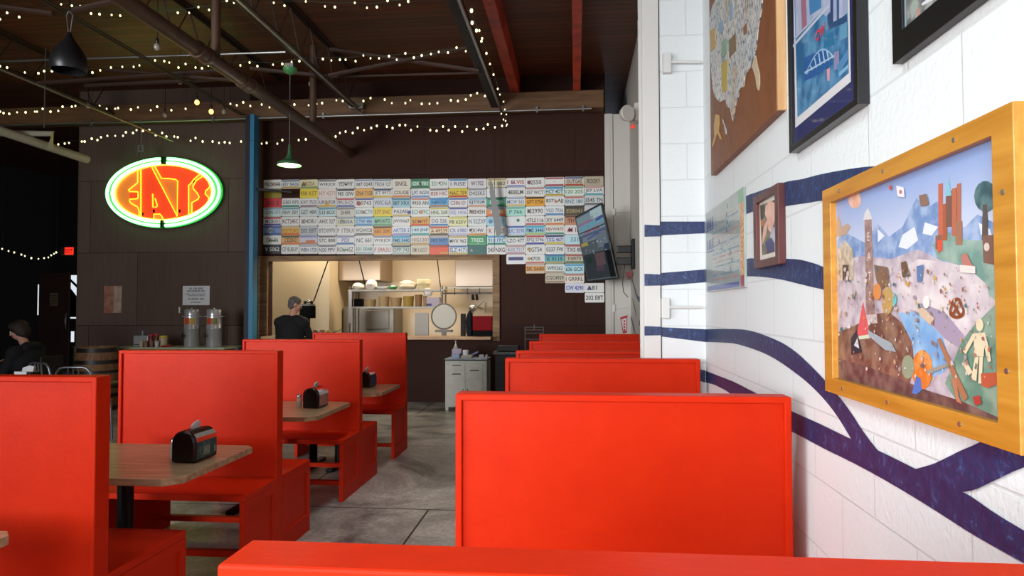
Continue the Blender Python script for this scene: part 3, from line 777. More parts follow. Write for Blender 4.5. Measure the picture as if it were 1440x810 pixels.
for k in range(330):
    ax.inc = 1 if k % 10 == 0 else 0
    a = random.uniform(58, 410); b = random.uniform(392, 640)
    if b > 610+ (a-50)*.3-10: continue
    s_ = random.choice((2, 2.5, 3, 4, 6))
    q = cz([(a, b)])[0]; m = A(random.choice(pal))
    n = random.randint(4, 7); ph = random.random()*6
    ax.px([(q[0]+s_*.45*random.uniform(.5, 1)*math.cos(ph+2*PI*i/n), q[1]+s_*.85*random.uniform(.5, 1)*math.sin(ph+2*PI*i/n)) for i in range(n)], m)
ax.build('jigsaw_print', None, t)

# ---- small red-brown photo frame
Yr = PX(1106, 370, XW).y
xf = PY(1095, 370, Yr).x
ya, yb = Yr, PX(1059, 300, xf).y
za, zb = PX(1062, 378, xf).z, PX(1098, 254, xf).z
t = thing('photo_frame', (XW, (ya+yb)/2, za), 'small dark red wooden photo frame between the score chart and the jigsaw picture', 'framed picture')
MAH = wood('mahogany', '#3c1414', '#5e2422', 2.6, 2, .35, 20)
frame_parts(t, ya, yb, za, zb, xf, .028, MAH, 'frame', .040)
X_ = xf+.014
mb = MB(); mb.box(X_, X_+.003, ya+.036, yb-.036, za+.025, zb-.025); mb.build('mat_board', mat('mat_board', '#ded8cc', .7, coat=.4), t)
ax = Art(X_-.0004)
def mp(l): return [(980+x/4.7625, 250+y/4.7625) for x, y in l]
ax.px(mp([(422, 185), (540, 140), (552, 488), (437, 520)]), art_noise('photo_backdrop', '#55584a', '#8a7f6a', 30))
SK = art_noise('photo_skin', '#d8a18c', '#e8bda8', 18)
ax.px(mp([(460, 190), (490, 150), (520, 170), (528, 230), (520, 290), (495, 365), (478, 350), (470, 280), (455, 240)]), SK)
ax.px(mp([(470, 280), (478, 300), (462, 380), (440, 450), (438, 400), (448, 330)]), SK)
ax.px(mp([(500, 330), (525, 330), (548, 380), (551, 450), (520, 440), (490, 400)]), art_noise('photo_shirt', '#a8a8bc', '#c6c2cc', 20))
ax.px(mp([(458, 430), (500, 400), (520, 440), (520, 490), (470, 505)]), A('#4a4676'))
ax.px(mp([(520, 440), (551, 420), (552, 486), (522, 492)]), A('#c79aa2'))
ax.px(mp([(424, 190), (455, 180), (456, 240), (440, 300), (428, 300)]), A('#3c4436'))
ax.px(mp([(428, 285), (446, 275), (446, 320), (430, 330)]), A('#c47a3a'))
ax.build('photograph', None, t)

# ---- grey score chart with an orange edge
xs = .688
t = thing('wall_chart', (XW, 3.2, 1.58), 'grey green laminated schedule chart with an orange edge strip, by the wall corner', 'chart')
ya, yb = PX(1046, 330, xs).y, PX(993, 350, xs).y
za, zb = PX(1046, 404, xs).z, PX(1046, 262, xs).z
mb = MB(); mb.box(xs, XW-.001, ya, yb, za, zb); mb.build('board', art_noise('chart_board', '#8f9992', '#a3aca4', 6, .35, .7, .35), t)
ax = Art(xs-.0004)
ax.lay([(ya, za+.012), (ya+.055, za+.012), (ya+.055, zb-.06), (ya, zb-.06)], mat('print_orange_strip', '#c98a52', .5, noise=(70, '#e8c49a', .45, .6)))
ax.lay([(ya, zb-.06), (ya+.09, zb-.06), (ya+.09, zb), (ya, zb)], A('#7fae8c'))
ax.lay([(ya+.09, za+.004), (yb-.03, za+.004), (yb-.03, za+.028), (ya+.09, za+.028)], A('#4b5a96'))
ax.lay([(ya, za+.004), (ya+.06, za+.004), (ya+.06, za+.05), (ya, za+.05)], A('#a8485a'))
random.seed(3)
L = yb-ya
ax.n += 1; ax.inc = 0
for k in range(15):
    z = za+.05+k*(zb-za-.10)/15
    h = ['#c98a7c', '#5f87a0', '#b9c1bb', '#6c8a96', '#cbb0a0'][k % 5]
    for j in range(22):
        if random.random() < .25: continue
        a = ya+.09+j*(L-.26)/22
        ax.lay([(a, z), (a+.016, z), (a+.016, z+.008), (a, z+.008)], A(h))
ax.n += 1
for k in range(9):
    a = ya+.12+random.random()*(L-.35); z = za+.08+k*.036
    ax.lay([(a, z), (a+.028, z), (a+.022, z+.024), (a+.006, z+.022)], A('#4f7f9c'))
ax.n += 1
for z in (zb-.05, zb-.16):
    for k in range(4):
        a = yb-.03-k*.045
        ax.lay([(a, z-.04), (a-.03, z-.04), (a-.022, z+.012), (a-.006, z+.012)], A('#3e4f8e'))
    ax.lay([(yb-.02, z-.052), (yb-.2, z-.052), (yb-.2, z-.046), (yb-.02, z-.046)], A('#3e4f8e'))
ax.build('printed_rows', None, t)

# ---- brown board with a map cut from licence plates
xs = .672
ya, yb = PX(1093, 158, xs).y, PX(1000, 246, xs).y
za = PX(1001, 246, xs).z; zb = za+.98
t = thing('plate_map_board', (XW, (ya+yb)/2, za), 'brown wall board with a country map cut from old licence plates, upper right', 'wall board')
BRB = mat('brown_board', '#85502c', .55, noise=(14, '#784523', .4, .65))
mb = MB(); mb.box(xs, XW-.001, ya, yb, za, zb); mb.build('board', BRB, t)
mb = MB(); mb.box(xs-.001, XW-.001, ya-.012, ya, za, zb); mb.build('edge_strip', wood('edge_pine', '#b98a58', '#d8b080', 2, 2, .5, 12), t)
def map_mat():
    m = mat('plate_pieces', '#c9c8c2', .4)
    n = m.node_tree.nodes; l = m.node_tree.links; b = n['Principled BSDF']
    tc = n.new('ShaderNodeTexCoord'); sp = n.new('ShaderNodeSeparateXYZ'); cb = n.new('ShaderNodeCombineXYZ')
    l.new(tc.outputs['Object'], sp.inputs[0]); l.new(sp.outputs['Z'], cb.inputs['X']); l.new(sp.outputs['Y'], cb.inputs['Y'])
    v = n.new('ShaderNodeTexVoronoi'); v.inputs['Scale'].default_value = 1; 
    mp_ = n.new('ShaderNodeMapping'); mp_.inputs['Scale'].default_value = (9, 17, 1); mp_.inputs['Rotation'].default_value = (0, 0, .12)
    l.new(cb.outputs[0], mp_.inputs['Vector']); l.new(mp_.outputs[0], v.inputs['Vector'])
    r = n.new('ShaderNodeValToRGB'); e = r.color_ramp.elements; r.color_ramp.interpolation = 'CONSTANT'
    e[0].position = 0; e[0].color = lin('#c9c9c4'); e[1].position = .5; e[1].color = lin('#b9c6cc')
    for p_, h in ((.62, '#d9d6cc'), (.80, '#b9c4b4'), (.86, '#c8b49a'), (.92, '#9ab4c6'), (.96, '#c4bf9a')):
        x = e.new(p_); x.color = lin(h)
    sc = n.new('ShaderNodeSeparateColor'); l.new(v.outputs['Color'], sc.inputs[0]); l.new(sc.outputs[0], r.inputs['Fac'])
    br = n.new('ShaderNodeTexNoise'); br.inputs['Scale'].default_value = 1; br.inputs['Detail'].default_value = 2
    mp2 = n.new('ShaderNodeMapping'); mp2.inputs['Scale'].default_value = (40, 95, 1); mp2.inputs['Rotation'].default_value = (0, 0, .12)
    l.new(cb.outputs[0], mp2.inputs['Vector']); l.new(mp2.outputs[0], br.inputs['Vector'])
    r2 = n.new('ShaderNodeValToRGB'); r2.color_ramp.elements[0].position = .53; r2.color_ramp.elements[1].position = .60
    l.new(br.outputs['Fac'], r2.inputs['Fac'])
    mx = n.new('ShaderNodeMixRGB'); mx.inputs[2].default_value = lin('#4c5666')
    l.new(r2.outputs['Color'], mx.inputs[0]); l.new(r.outputs['Color'], mx.inputs[1]); l.new(mx.outputs[0], b.inputs['Base Color'])
    return m
PM = map_mat()
def bx(l): return [(990+x/3.2417, y/3.24) for x, y in l]
def piece(pts, m, X=xs, th=.003, name='map_piece'):
    mb = MB(); q = [PX(u, v, X) for u, v in bx(pts)]
    mb.prism([(X-.0005, p.y, p.z) for p in q], (-th, 0, 0)); return mb.build(name, m, t)
piece([(262, -40), (270, 0), (266, 45), (258, 90), (250, 130), (245, 200), (234, 248), (222, 300), (206, 322), (190, 350), (185, 395), (166, 402), (160, 440), (150, 470), (144, 500), (138, 555), (131, 545), (122, 492), (108, 486), (100, 452), (76, 465), (52, 440), (42, 400), (38, 350), (32, 285), (29, 215), (30, 140), (29, 80), (40, 30), (60, -10), (66, -40)], PM)
piece([(238, 252), (245, 290), (256, 340), (257, 385), (252, 412), (245, 400), (238, 352), (226, 312), (218, 300), (228, 262)], mat('map_florida', '#c6b698', .45))
piece([(55, 520), (72, 525), (74, 560), (70, 595), (84, 632), (78, 634), (62, 606), (54, 640), (42, 672), (40, 660), (50, 622), (48, 570)], mat('map_gold', '#b98d2c', .4), name='map_piece')
for k, q in enumerate(([(85, 540), (92, 552), (90, 566)], [(93, 560), (104, 590), (106, 610), (101, 612)])): piece(q, mat('map_islands', '#b4b7bc', .45))
for q, h in (([(82, 290), (108, 270), (108, 410), (84, 425)], '#b8a03c'), ([(116, 185), (146, 150), (147, 230), (118, 262)], '#7a6440'), ([(30, 140), (48, 130), (54, 215), (32, 235)], '#b8954c'),
             ([(82, 190), (104, 172), (106, 240), (84, 270)], '#84a48a'), ([(182, 125), (196, 105), (198, 150), (184, 160)], '#8a5a40'), ([(70, 105), (88, 90), (90, 140), (72, 160)], '#8aa4b8'), ([(118, 20), (132, 5), (134, 80), (120, 95)], '#93a8bc')):
    piece(q, mat('map_col'+h[1:], h, .45), X=xs-.003)

# ---- deep black frame with a blue city poster
Yp = PX(1224, 137, XW).y
xf = PY(1206, 137, Yp).x
ya, yb = Yp, PX(1108, 100, xf).y
za = (PX(1109, 213, xf).z+PX(1204, 152, xf).z)/2; zb = za+.72
t = thing('framed_poster', (XW, (ya+yb)/2, za), 'blue city poster in a deep black shadow-box frame with a navy mat', 'framed picture')
BLK = mat('black_frame', '#151517', .3)
frame_parts(t, ya, yb, za, zb, xf, .018, BLK, 'frame', .024)
X_ = xf+.010
mb = MB(); mb.box(X_, X_+.003, ya+.02, yb-.02, za+.015, zb-.015); mb.build('navy_mat', mat('navy_mat', '#222a5e', .5, coat=.6), t)
ax = Art(X_-.0004)
def pp(l): return [(1090+x/3.68, y/3.68) for x, y in l]
ax.px(pp([(90, -300), (378, -400), (392, 422), (105, 662)]), A('#d9d8da'))
ax.px(pp([(92, -300), (370, -390), (382, 378), (116, 608)]), art_noise('poster_water', '#23608e', '#5a93b8', 16))
ax.px(pp([(95, -300), (370, -390), (376, 60), (330, 130), (230, 60), (110, 190)]), art_noise('poster_sky', '#b9bccf', '#8fa6c8', 12))
for q, h in (([(130, -100), (155, -110), (165, 130), (140, 165)], '#a06a7c'), ([(170, -100), (235, -120), (240, 40), (180, 80)], '#3f7fb0'), ([(285, -100), (300, -100), (302, 130), (287, 138)], '#2f3f6c'),
             ([(318, -100), (330, -100), (332, 120), (320, 126)], '#34507c'), ([(345, -100), (370, -110), (374, 60), (350, 80)], '#9aa4c0'), ([(270, 80), (285, 60), (290, 120), (345, 90), (372, 70), (374, 115), (278, 152)], '#244a74'),
             ([(250, 190), (300, 160), (310, 230), (255, 250)], '#1f6f98'), ([(335, 140), (372, 110), (376, 190), (338, 210)], '#5c94b4'), ([(150, 300), (260, 250), (300, 330), (200, 400), (150, 420)], '#215a9a'),
             ([(305, 270), (332, 262), (334, 350), (306, 365)], '#8a86a8'), ([(268, 360), (285, 350), (282, 418), (272, 420)], '#d89aa8'), ([(320, 340), (378, 255), (381, 300), (330, 390)], '#4f86b4'), ([(330, 378), (381, 330), (382, 350), (335, 395)], '#7fb0d0')):
    ax.px(pp(q), A(h))
ax.px(pp([(85, 240), (280, 20), (282, 34), (86, 256)]), A('#c0c8d8')); ax.px(pp([(100, 195), (260, 30), (262, 40), (102, 206)]), A('#b0b8cc'))
for k in range(14):   # bridge arch and hangers
    f0, f1 = k/14, (k+1)/14
    g = lambda f, d: (160+f*150, 375-f*85-85*math.sin(PI*f)*.9+d)
    ax.px(pp([g(f0, 0), g(f1, 0), g(f1, 9), g(f0, 9)]), A('#8fb8d8'))
    if k % 2 == 0:
        a, b = g(f0, 9), (160+f0*150, 375-f0*85)
        ax.px(pp([a, (a[0]+6, a[1]), (b[0]+16, b[1]), (b[0]+10, b[1])]), A('#a8c8de'))
ax.px(pp([(155, 372), (310, 284), (311, 292), (156, 382)]), A('#a8c8de'))
yy, zz = yz(*pp([(236, 168)])[0], ax.X); ax.n += 1
put_text(ax, 'CW', (ax.X-ax.n*ax.step, yy, zz), (0, -1, 0), (0, 0, 1), .030, A('#d83a52'), width=.075, bold=.03)
ax.build('poster_print', None, t)

# ---- wide black frame at the top right
Yk = PX(1255, 91, XW-.022).y; xf = XW-.022
ya = Yk-.62; yb = Yk; za = PX(1255, 91, xf).z; zb = za+.52
t = thing('black_picture_frame', (XW, (ya+yb)/2, za), 'wide flat black picture frame at the top right corner', 'framed picture')
frame_parts(t, ya, yb, za, zb, xf, .058, mat('satin_black_frame', '#0d0d0e', .4), 'frame', .045)
X_ = xf+.006
ax = Art(X_)
ax.lay([(ya+.04, za+.05), (yb-.04, za+.05), (yb-.04, zb-.05), (ya+.04, zb-.05)], art_noise('grey_photo', '#5c5f5c', '#a9aaa4', 22, .42, .6))
for q, h in (([(1264, 0), (1274, 0), (1275, 48), (1268, 48)], '#8ba0ac'), ([(1287, 12), (1292, 12), (1297, 25), (1292, 30)], '#b98a80'), ([(1296, 5), (1310, -6), (1312, 0), (1297, 8)], '#d9dde2'),
             ([(1280, 10), (1288, -10), (1292, 5), (1282, 30)], '#9aa79c')):
    ax.px(q, A(h))
ax.build('photograph', None, t)
# ================================================================== LICENCE PLATES on the brown wall
W, LG, GY = '#cfcfca', '#c3c8c8', '#a9adb0'
K, NV, RD, GN, TL, BL = '#34343a', '#2c3c6e', '#a8343c', '#2f6a4a', '#4a8088', '#3f6aa0'
PLATES = {   # row: [(text, base, ink, top band, bottom band)] from the left
1: [('PNO 0646', W, '#6a5450', '', ''), ('ESY 8A06', W, '#6b7280', '#7c8aa6', '#c9a850'), ('EGZ5A', '#c8c09a', '#8a7a30', '', '#8a9a50'), ('W18 JCX', W, K, '#7d7f88', ''), ('YESWHY', W, '#4a4440', '', ''), ('387 0243', W, '#55505a', '#8fa0b8', ''), ('TECH 127', W, '#4f5a66', '#8fa0b0', ''), ('SINGL', '#d2cdc0', '#5a4a40', '', ''), ('OK 701', '#5a9a78', '#e0e6e0', '#1f6a44', '#1f6a44'),
    ('331 ON', W, '#5f9a80', '', ''), ('I RISE', W, '#6a7080', '#3f8ab8', ''), ('W1702', '#c9c6c6', '#6a5f66', '', ''), ('S61 083', '#c9c4a8', '#6a6048', '#b9a878', ''), ('1 ELVIS', W, '#b04a58', '', '#8f96c8'), ('12550', W, '#6a6a6a', '', ''), ('', W, '', '#b05a60', '#a84852'), ('OUTGAS', '#c0b8a8', '#4a3a34', '#5a6a98', '#b04a28'), ('ROOKY', '#a59a84', '#5a5044', '', '')],
2: [('', '#8a7a20', '', '', ''), None, ('108 KST', '#d8c024', '#a8821c', '', ''), ('NY 4271', '#d6c8c0', '#c09a8e', '', ''), ('985 GIW', W, '#4a4a48', '#2c2c30', ''), ('GNA 7158', '#d0a050', '#6a5a38', '', ''), ('JET 8972', W, '#6a707a', '#2c3a60', '#cfae2c'), ('COUGIE', '#d2cdc0', '#4a4038', '', '#d8783c'), ('L97 AGN', W, '#4a6a90', '', '#6a98c8'),
    ('828 HIC', W, '#b06068', '#8a7a80', ''), ('NAC 759', '#dcb41c', '#6a3a1c', '#d8c828', '#c83a1c'), ('D425K5', '#c6c6c4', '#6a6a70', '#9a9aa0', ''), ('', '#d6d8d8', '', '', ''), ('483ELM', W, '#4f4a48', '', ''), ('357 WCT', W, '#6a6a6a', '#c08a90', ''), ('HCY 4DT', '#b9d0d8', '#3c5464', '#3f94c4', '#c9a834'), ('120 205', '#c9d2c4', '#6a9a80', '#7ab098', ''), ('J07 LVA', '#c9cac6', '#5a5f68', '#c89a94', '#5aa4b0')],
3: [('31D 2', '#bc2834', '#5a2028', '', ''), ('GBD RPS', W, '#6f7878', '', '#2f8a7c'), ('KXY 7525', W, '#6a6478', '', '#8a6a80'), ('URS 928', '#cbc8c0', '#6a6a98', '', '#c8a848'), ('PPN 5HCX', W, '#6a6278', '#c05058', '#5560a8'), ('E 0743', W, '#5a5a68', '#4a5a9c', ''), ('WXC 6LA', '#b9c0c6', '#5f6874', '', ''), ('887 XRX', '#8fb8c4', '#33505c', '#4a8aa0', ''), ('9930 AN', W, '#3f4450', '#c88a80', ''),
    ('N8970F', '#4fa0cc', '#1f4a74', '#3f88c4', '#b8844c'), ('C5861D', W, '#9a6474', '#4a6ab8', ''), ('EJT028', '#bfc8cc', '#4a4f58', '#94b8cc', '#d8a080'), ('D Z09', '#3f9a78', '#d8e4dc', '#2a7a5c', '#2a7a5c'), ('MCW 565', '#ccd0d0', '#7a8098', '#a4b0c8', '#d0c078'), ('GPT E75A', '#dc981c', '#7a4418', '#2c2420', ''), ('8371 AJJ', W, '#4a4a4a', '', ''), ('ENZ 180', '#c0c6c4', '#4f7f90', '#c07060', ''), ('3545 TN', '#b8bcba', '#4a4c50', '', '#6a6a68')],
4: [('QDN1275', '#b4c4c2', '#64808a', '#8fa8bc', ''), ('FBW 3BY', '#c4ccc8', '#5f7880', '#6fa4b0', ''), ('GST 48A', '#c0c6c4', '#5f706a', '', ''), ('533 8GX', '#b4cacc', '#50503a', '#5f9cb0', ''), ('2H0R', '#c0bcb4', '#55504a', '#8a8a84', ''), ('E08 C70', '#ccd0cc', '#6aa0a0', '', ''), ('577 SNC', '#d8c02c', '#a8641c', '', ''), ('PA2AIL', W, '#4a5060', '', '#c8b060'), ('ECH 7FC', '#ccd2cc', '#6f9890', '', ''),
    ('HNL 268', '#ccd0c4', '#6a7a50', '#d4c460', ''), ('IXE 1416', W, '#8a94c4', '#4a5aa4', ''), ('R8E45H', W, '#6a5a56', '', ''), ('4 IYN', '#d8844c', '#f0e0d8', '#4a9cc8', '#d86a34'), ('P 766', '#9ccabc', '#4a8a80', '#7ab8a8', ''), ('122990', W, '#6a6a6a', '', ''), ('VSO 7936', '#ccd0d0', '#8a8e94', '', '#5a90c0'), ('ES8041', '#4a4434', '#a89a70', '#3a3428', ''), ('', '#b4b8bc', '', '', '')],
5: [('MCB301', '#cbc6c4', '#7a6a78', '#b8303c', '#4a50a0'), ('RCT245C', W, '#7a5a5a', '', ''), ('LD4DBU', W, '#6a6a68', '', ''), ('AHX 327', W, '#5a5a58', '', ''), ('1DB05A', '#c4c4a8', '#3c5a94', '#8fa4b8', ''), ('CTW 486', '#9cc0d8', '#3f5aa0', '#4f98c4', '#5a98c0'), ('UKI672', '#88b898', '#33584a', '', '#5fa078'), ('JWVH667', W, '#5a5a60', '', ''), ('BDM397', '#d89438', '#8a4a1c', '#d8b060', '#d0541c'),
    ('DG 526', W, '#6a6478', '', '#3f80c0'), ('FB 625V', '#dcd4a0', '#5f6048', '#d8cc70', ''), ('N 52ZXF', '#ccd0cc', '#7a8490', '', ''), ('U C217', '#9cc4d8', '#5a80a4', '#b4d4e0', ''), ('', '#dce2e0', '', '', ''), ('47LS116', W, '#6a6a6a', '', '#c86064'), ('XY 6449', '#ccccc4', '#5a6060', '', '#dc7c38'), ('TH 04', '#b07a5c', '#3a2c28', '#6a4a3c', ''), ('', '#b0b4b8', '', '', '')],
6: [('10L', '#6a80b0', '#2f4a80', '#4a5a94', '#3f5a94'), ('EGTTUKE', '#dca838', '#b06a1c', '#c8b89a', '#d8601c'), ('202 E8T', GY, '#5f646a', '', ''), ('BTD0970', W, '#6f747a', '', ''), ('F 1TBUI', W, '#7f7470', '', ''), ('WCAW538', W, '#505450', '', '#6a6a60'), ('685 20K', '#dc8c1c', '#8a5418', '#24201c', ''), ('ARTER 5', '#ccd2e0', '#4f6cb4', '', '#9a90c0'), ('140 JNP', '#b8ccd0', '#4a5f68', '', '#3f9c90'),
    ('A 49539', '#d8c098', '#8a4a34', '#c8443c', '#3c3424'), ('CR 6980', W, '#7a80b8', '', '#b8bce0'), ('EX14W', W, '#44484c', '', '#d89034'), ('K 1UP5', W, '#b45a5c', '', ''), ('LUC 3298', '#b8c2d0', '#7a88b8', '#3f68b0', ''), ('FMS 3440', '#8fc4d8', '#34445c', '#4fb0d0', '#b8c860'), ('HJVW475', '#ccc8c0', '#8a6a60', '', '#4a9c84'), ('M 1E', '#d0cac8', '#7a2c3c', '', ''), None],
7: [('OV 36', W, '#6a6c68', '', ''), ('CE2BC', '#d8a058', '#4a4438', '#3a4434', '#d8743c'), ('', '#b8b4c4', '', '#8a90bc', '#c88458'), ('57C 888', W, '#5a5a5c', '#6a6068', ''), ('PDI', '#d0d0d8', '#6a74a4', '#8a90b0', '#3f74b0'), ('NC 661', W, '#5f6a74', '', ''), ('W18 JCX', W, '#54545c', '#8a8c9c', ''), ('FMS 3440', '#8ab8cc', '#344a60', '#3f9cc8', '#c0a860'), ('10G1301', '#cac0b4', '#8a7f70', '', '#c09a58'),
    ('382 WJT', '#4a78a8', '#1f3454', '#c8b8a4', ''), ('MVX 962', W, '#4a4a4a', '#c8b070', ''), ('TREES', '#2f8a50', '#d0e8d8', '', '#58a878'), ('910 FPC', '#bcd4e4', '#5f7cb4', '#58a4cc', '#3f9078'), ('LZO 477', W, '#55706c', '#34584c', ''), ('EPQ 5746', W, '#5a5a64', '#c04450', '#4a50a0'), ('TXG 4671', '#c4c8d0', '#4a508c', '#2f3a70', '#d4c034'), ('331', '#b0ccd0', '#5f98a8', '', ''), None],
8: [('V 5062', '#1c1c1e', '#c8c8c4', '', ''), ('CP 8UBUY', W, '#7a7a78', '', ''), ('WBN 1720', W, '#4f5a88', '#a8b0c0', ''), ('N50 PPV', W, '#54545a', '#84848a', ''), ('ROU 1SZ', W, '#5f6460', '', ''), ('331 0048', '#c4ccc8', '#5f8c88', '', '#b4bcc0'), ('F 59A3U', W, '#b85a60', '', ''), ('OPP 743', '#b8c4bc', '#5f706a', '#2c302e', '#b4bcb4'), ('E11607', '#c0b8a0', '#94896f', '', ''),
    ('', '#d8491c', '', '#b83a14', ''), ('ELZ 4171', '#c8ccd4', '#5a6480', '#3f70a8', '#c8b460'), ('', '#1f5c54', '', '', ''), ('245 NXG', W, '#44464a', '', ''), ('4UX 7117', '#ccc8c8', '#7a86a8', '#c09c9c', '#b8949c'), ('2GT54', W, '#5a5c5c', '', ''), ('0337 FW', W, '#5a5f64', '', ''), ('TXS 8B', '#c4c4c0', '#5f5f60', '#b0484c', ''), None],
9: [None]*13+[('', '#d4d6de', '', '', ''), ('4705', W, '#5f6464', '', '#c8705c'), ('K 9119', '#5aa4a8', '#1f4a54', '#3f74a8', '#b8a45c'), ('DJ875', '#b8ac98', '#5a4a44', '#a85a54', '#4a7c54'), None],
10: [None]*14+[('SK 5640', '#c88a34', '#6a4a1c', '#ccc8bc', '#ccc8bc'), ('WPX262', '#c4ccc8', '#55605c', '', '#b49c84'), ('636 GCX', '#a8ccdc', '#34485c', '#5aa4d0', ''), None],
11: [None]*15+[('CGC4929', '#b4aa94', '#55504a', '', '#a88c74'), ('I GRRRL', '#d0c8bc', '#6a5c58', '#b87a6a', ''), None],
12: [None]*16+[('CW 4290', '#c6c8d4', '#3f4a98', '', ''), ('81', W, '#5f5a64', '', '')],
13: [None]*17+[('202 E8T', W, '#4a4c50', '', '')],
}
ORD = ['first', 'second', 'third', 'fourth', 'fifth', 'sixth', 'seventh', 'eighth', 'ninth', 'tenth', 'eleventh', 'twelfth', 'thirteenth', 'fourteenth', 'fifteenth', 'sixteenth', 'seventeenth', 'eighteenth']
def colour_word(h):
    r, g, b = (int(h[i:i+2], 16) for i in (1, 3, 5)); mx, mn = max(r, g, b), min(r, g, b)
    if mx < 80 and mx-mn < 25: return 'black'
    if mx-mn < 34: return 'white' if mx > 190 else 'grey'
    if r == mx:
        if g > .82*r: return 'yellow'
        if g > .52*r: return 'orange' if b < .5*r else 'beige'
        return 'red' if g < .4*r else 'brown'
    if g == mx: return 'teal' if b > .85*g else 'green'
    return 'blue'
PW, PH = .3097, .1533
def pcx(c): return -5.131+PW*(c+.5)
def ptop(c): return 3.624-.049*min(1, c/11)
def licence_plate(r, c, spec):
    text, base, fg, top, bot = spec
    x, z = pcx(c), ptop(c)-PH*(r-.5)
    jx, jz = random.uniform(-.002, .002), random.uniform(-.0015, .0015); ro = random.uniform(-.008, .008)
    w, h, k = PW*.492, PH*.488, .016
    Y0 = YB-.004-.002*((r+c) % 2)
    out = []
    for (cx_, cz_, a0) in ((w-k, h-k, 0), (-w+k, h-k, 90), (-w+k, -h+k, 180), (w-k, -h+k, 270)):
        for i in range(4): a = R(a0+i*30); out.append((cx_+k*math.cos(a), cz_+k*math.sin(a)))
    T_ = lambda a, b, y: (x+jx+a*math.cos(ro)-b*math.sin(ro), y, z+jz+a*math.sin(ro)+b*math.cos(ro))
    mb = MB()
    base2 = '#'+''.join('%02x' % min(236, int(int(base[i:i+2], 16)*1.13)) for i in (1, 3, 5))
    mb.prism([T_(a, b, Y0) for a, b in out], (0, .0018, 0), mat('plate_'+base2[1:], base2, .42))
    e = .0004
    rect = lambda a, b, c_, d, hx, y: mb.face([T_(a, c_, y), T_(b, c_, y), T_(b, d, y), T_(a, d, y)], mat('plate_'+hx[1:], hx, .42))
    if top: rect(-w*.94, w*.94, h*.56, h*.93, top, Y0-e)
    if bot: rect(-w*.94, w*.94, -h*.93, -h*.52, bot, Y0-e)
    if text:
        cz_ = 0.0 + (-.008 if top and not bot else 0) + (.008 if bot and not top else 0)
        ch = .062 if (top or bot) else .072
        wid = min(w*1.78, len(text)*.041)
        Y_ = Y0-2*e
        put_text(mb, text, T_(0, cz_, Y_), (math.cos(ro), 0, math.sin(ro)), (-math.sin(ro), 0, math.cos(ro)), ch, mat('plate_'+fg[1:], fg, .42), width=wid, bold=.022)
    if (r, c) in EMBL:
        for kind, a, b, s_, hx in EMBL[(r, c)]:
            pts = [(a*w+s_*math.cos(2*PI*i/12), b*h+s_*math.sin(2*PI*i/12)) for i in range(12)] if kind == 'o' else [(a*w-s_, b*h-s_*.8), (a*w+s_, b*h-s_*.8), (a*w+s_*.2, b*h+s_*.9), (a*w-s_*.2, b*h+s_*.9)] if kind == 't' else [(a*w-s_*2.6, b*h-s_*.6), (a*w+s_*2.6, b*h-s_*.6), (a*w+s_*2.6, b*h+s_*.6), (a*w-s_*2.6, b*h+s_*.6)]
            mb.face([T_(p, q, Y0-1.5*e) for p, q in pts], mat('plate_'+hx[1:], hx, .42))
    mb.flat = True
    o = mb.build('licence_plate')
    bands = [colour_word(q)+' '+n for q, n in ((top, 'top band'), (bot, 'bottom band')) if q]
    lab = colour_word(base)+' licence plate'+(' reading '+text if text else ' without readable numbers')
    where = '%s row from top, %s column from left' % (ORD[r-1], ORD[c])
    words_ = lab+', '+where
    tag(o, words_, 'licence plate', 'licence plates covering the brown wall')
EMBL = {(1, 0): [('o', 0, 0, .022, '#c06a5a')], (1, 2): [('t', -.6, 0, .04, '#3a3a24'), ('o', -.35, .1, .02, '#d08a40')], (1, 8): [('t', 0, -.1, .045, '#14603c')], (1, 9): [('o', .05, .1, .02, '#a86a4a')], (1, 13): [('o', -.25, 0, .022, '#7a9cc0')], (1, 14): [('o', -.62, 0, .03, '#8a2c34')], (1, 4): [('t', 0, -.1, .018, '#2a2624')],
        (3, 3): [('t', 0, -.3, .055, '#d0aa40')], (3, 5): [('o', -.55, -.2, .036, '#b8442c')], (3, 15): [('o', .15, -.1, .024, '#d88a78')], (4, 8): [('o', .08, -.05, .03, '#dc8a34')], (4, 5): [('o', 0, -.1, .028, '#c06a3c')], (4, 7): [('o', .85, -.1, .03, '#2c4a94')], (4, 14): [('t', -.65, 0, .03, '#4a4a48')], (4, 11): [('o', -.65, .1, .022, '#a05a48')],
        (5, 2): [('o', -.62, 0, .028, '#b88a90')], (5, 4): [('o', -.4, .1, .03, '#c8a83c')], (5, 6): [('o', -.7, 0, .028, '#2a7a50')], (5, 8): [('o', -.7, .3, .036, '#e0b040')], (5, 12): [('o', -.6, 0, .035, '#5a94c0')], (5, 13): [('o', .25, .15, .026, '#2f8a70')], (6, 0): [('o', -.2, .05, .05, '#c2c6d0')], (6, 11): [('o', -.7, .2, .024, '#50504c')],
        (6, 16): [('t', -.5, 0, .035, '#8a2434')], (7, 0): [('b', .0, -.15, .025, '#3f7a4c')], (7, 1): [('o', .7, .0, .045, '#e0a040')], (7, 2): [('b', .2, -.3, .03, '#c8743c')], (8, 4): [('b', .05, -.1, .02, '#3fa064')], (8, 8): [('o', -.5, 0, .024, '#55483c')], (8, 9): [('b', .55, -.6, .024, '#d89a2c')], (8, 11): [('t', -.6, 0, .022, '#d8a8a8'), ('b', .1, -.1, .004, '#a88a60')],
        (8, 14): [('o', -.7, .1, .026, '#c09a50')], (9, 14): [('o', -.65, .1, .026, '#c09a50')], (9, 13): [('b', 0, .15, .046, '#3c3f74')], (12, 17): [('t', -.5, -.05, .04, '#4a3a74')], (7, 11): [('b', .1, -.62, .005, '#d0e8d8')], (1, 15): [('b', 0, .02, .006, '#c07a80')]}
random.seed(11)
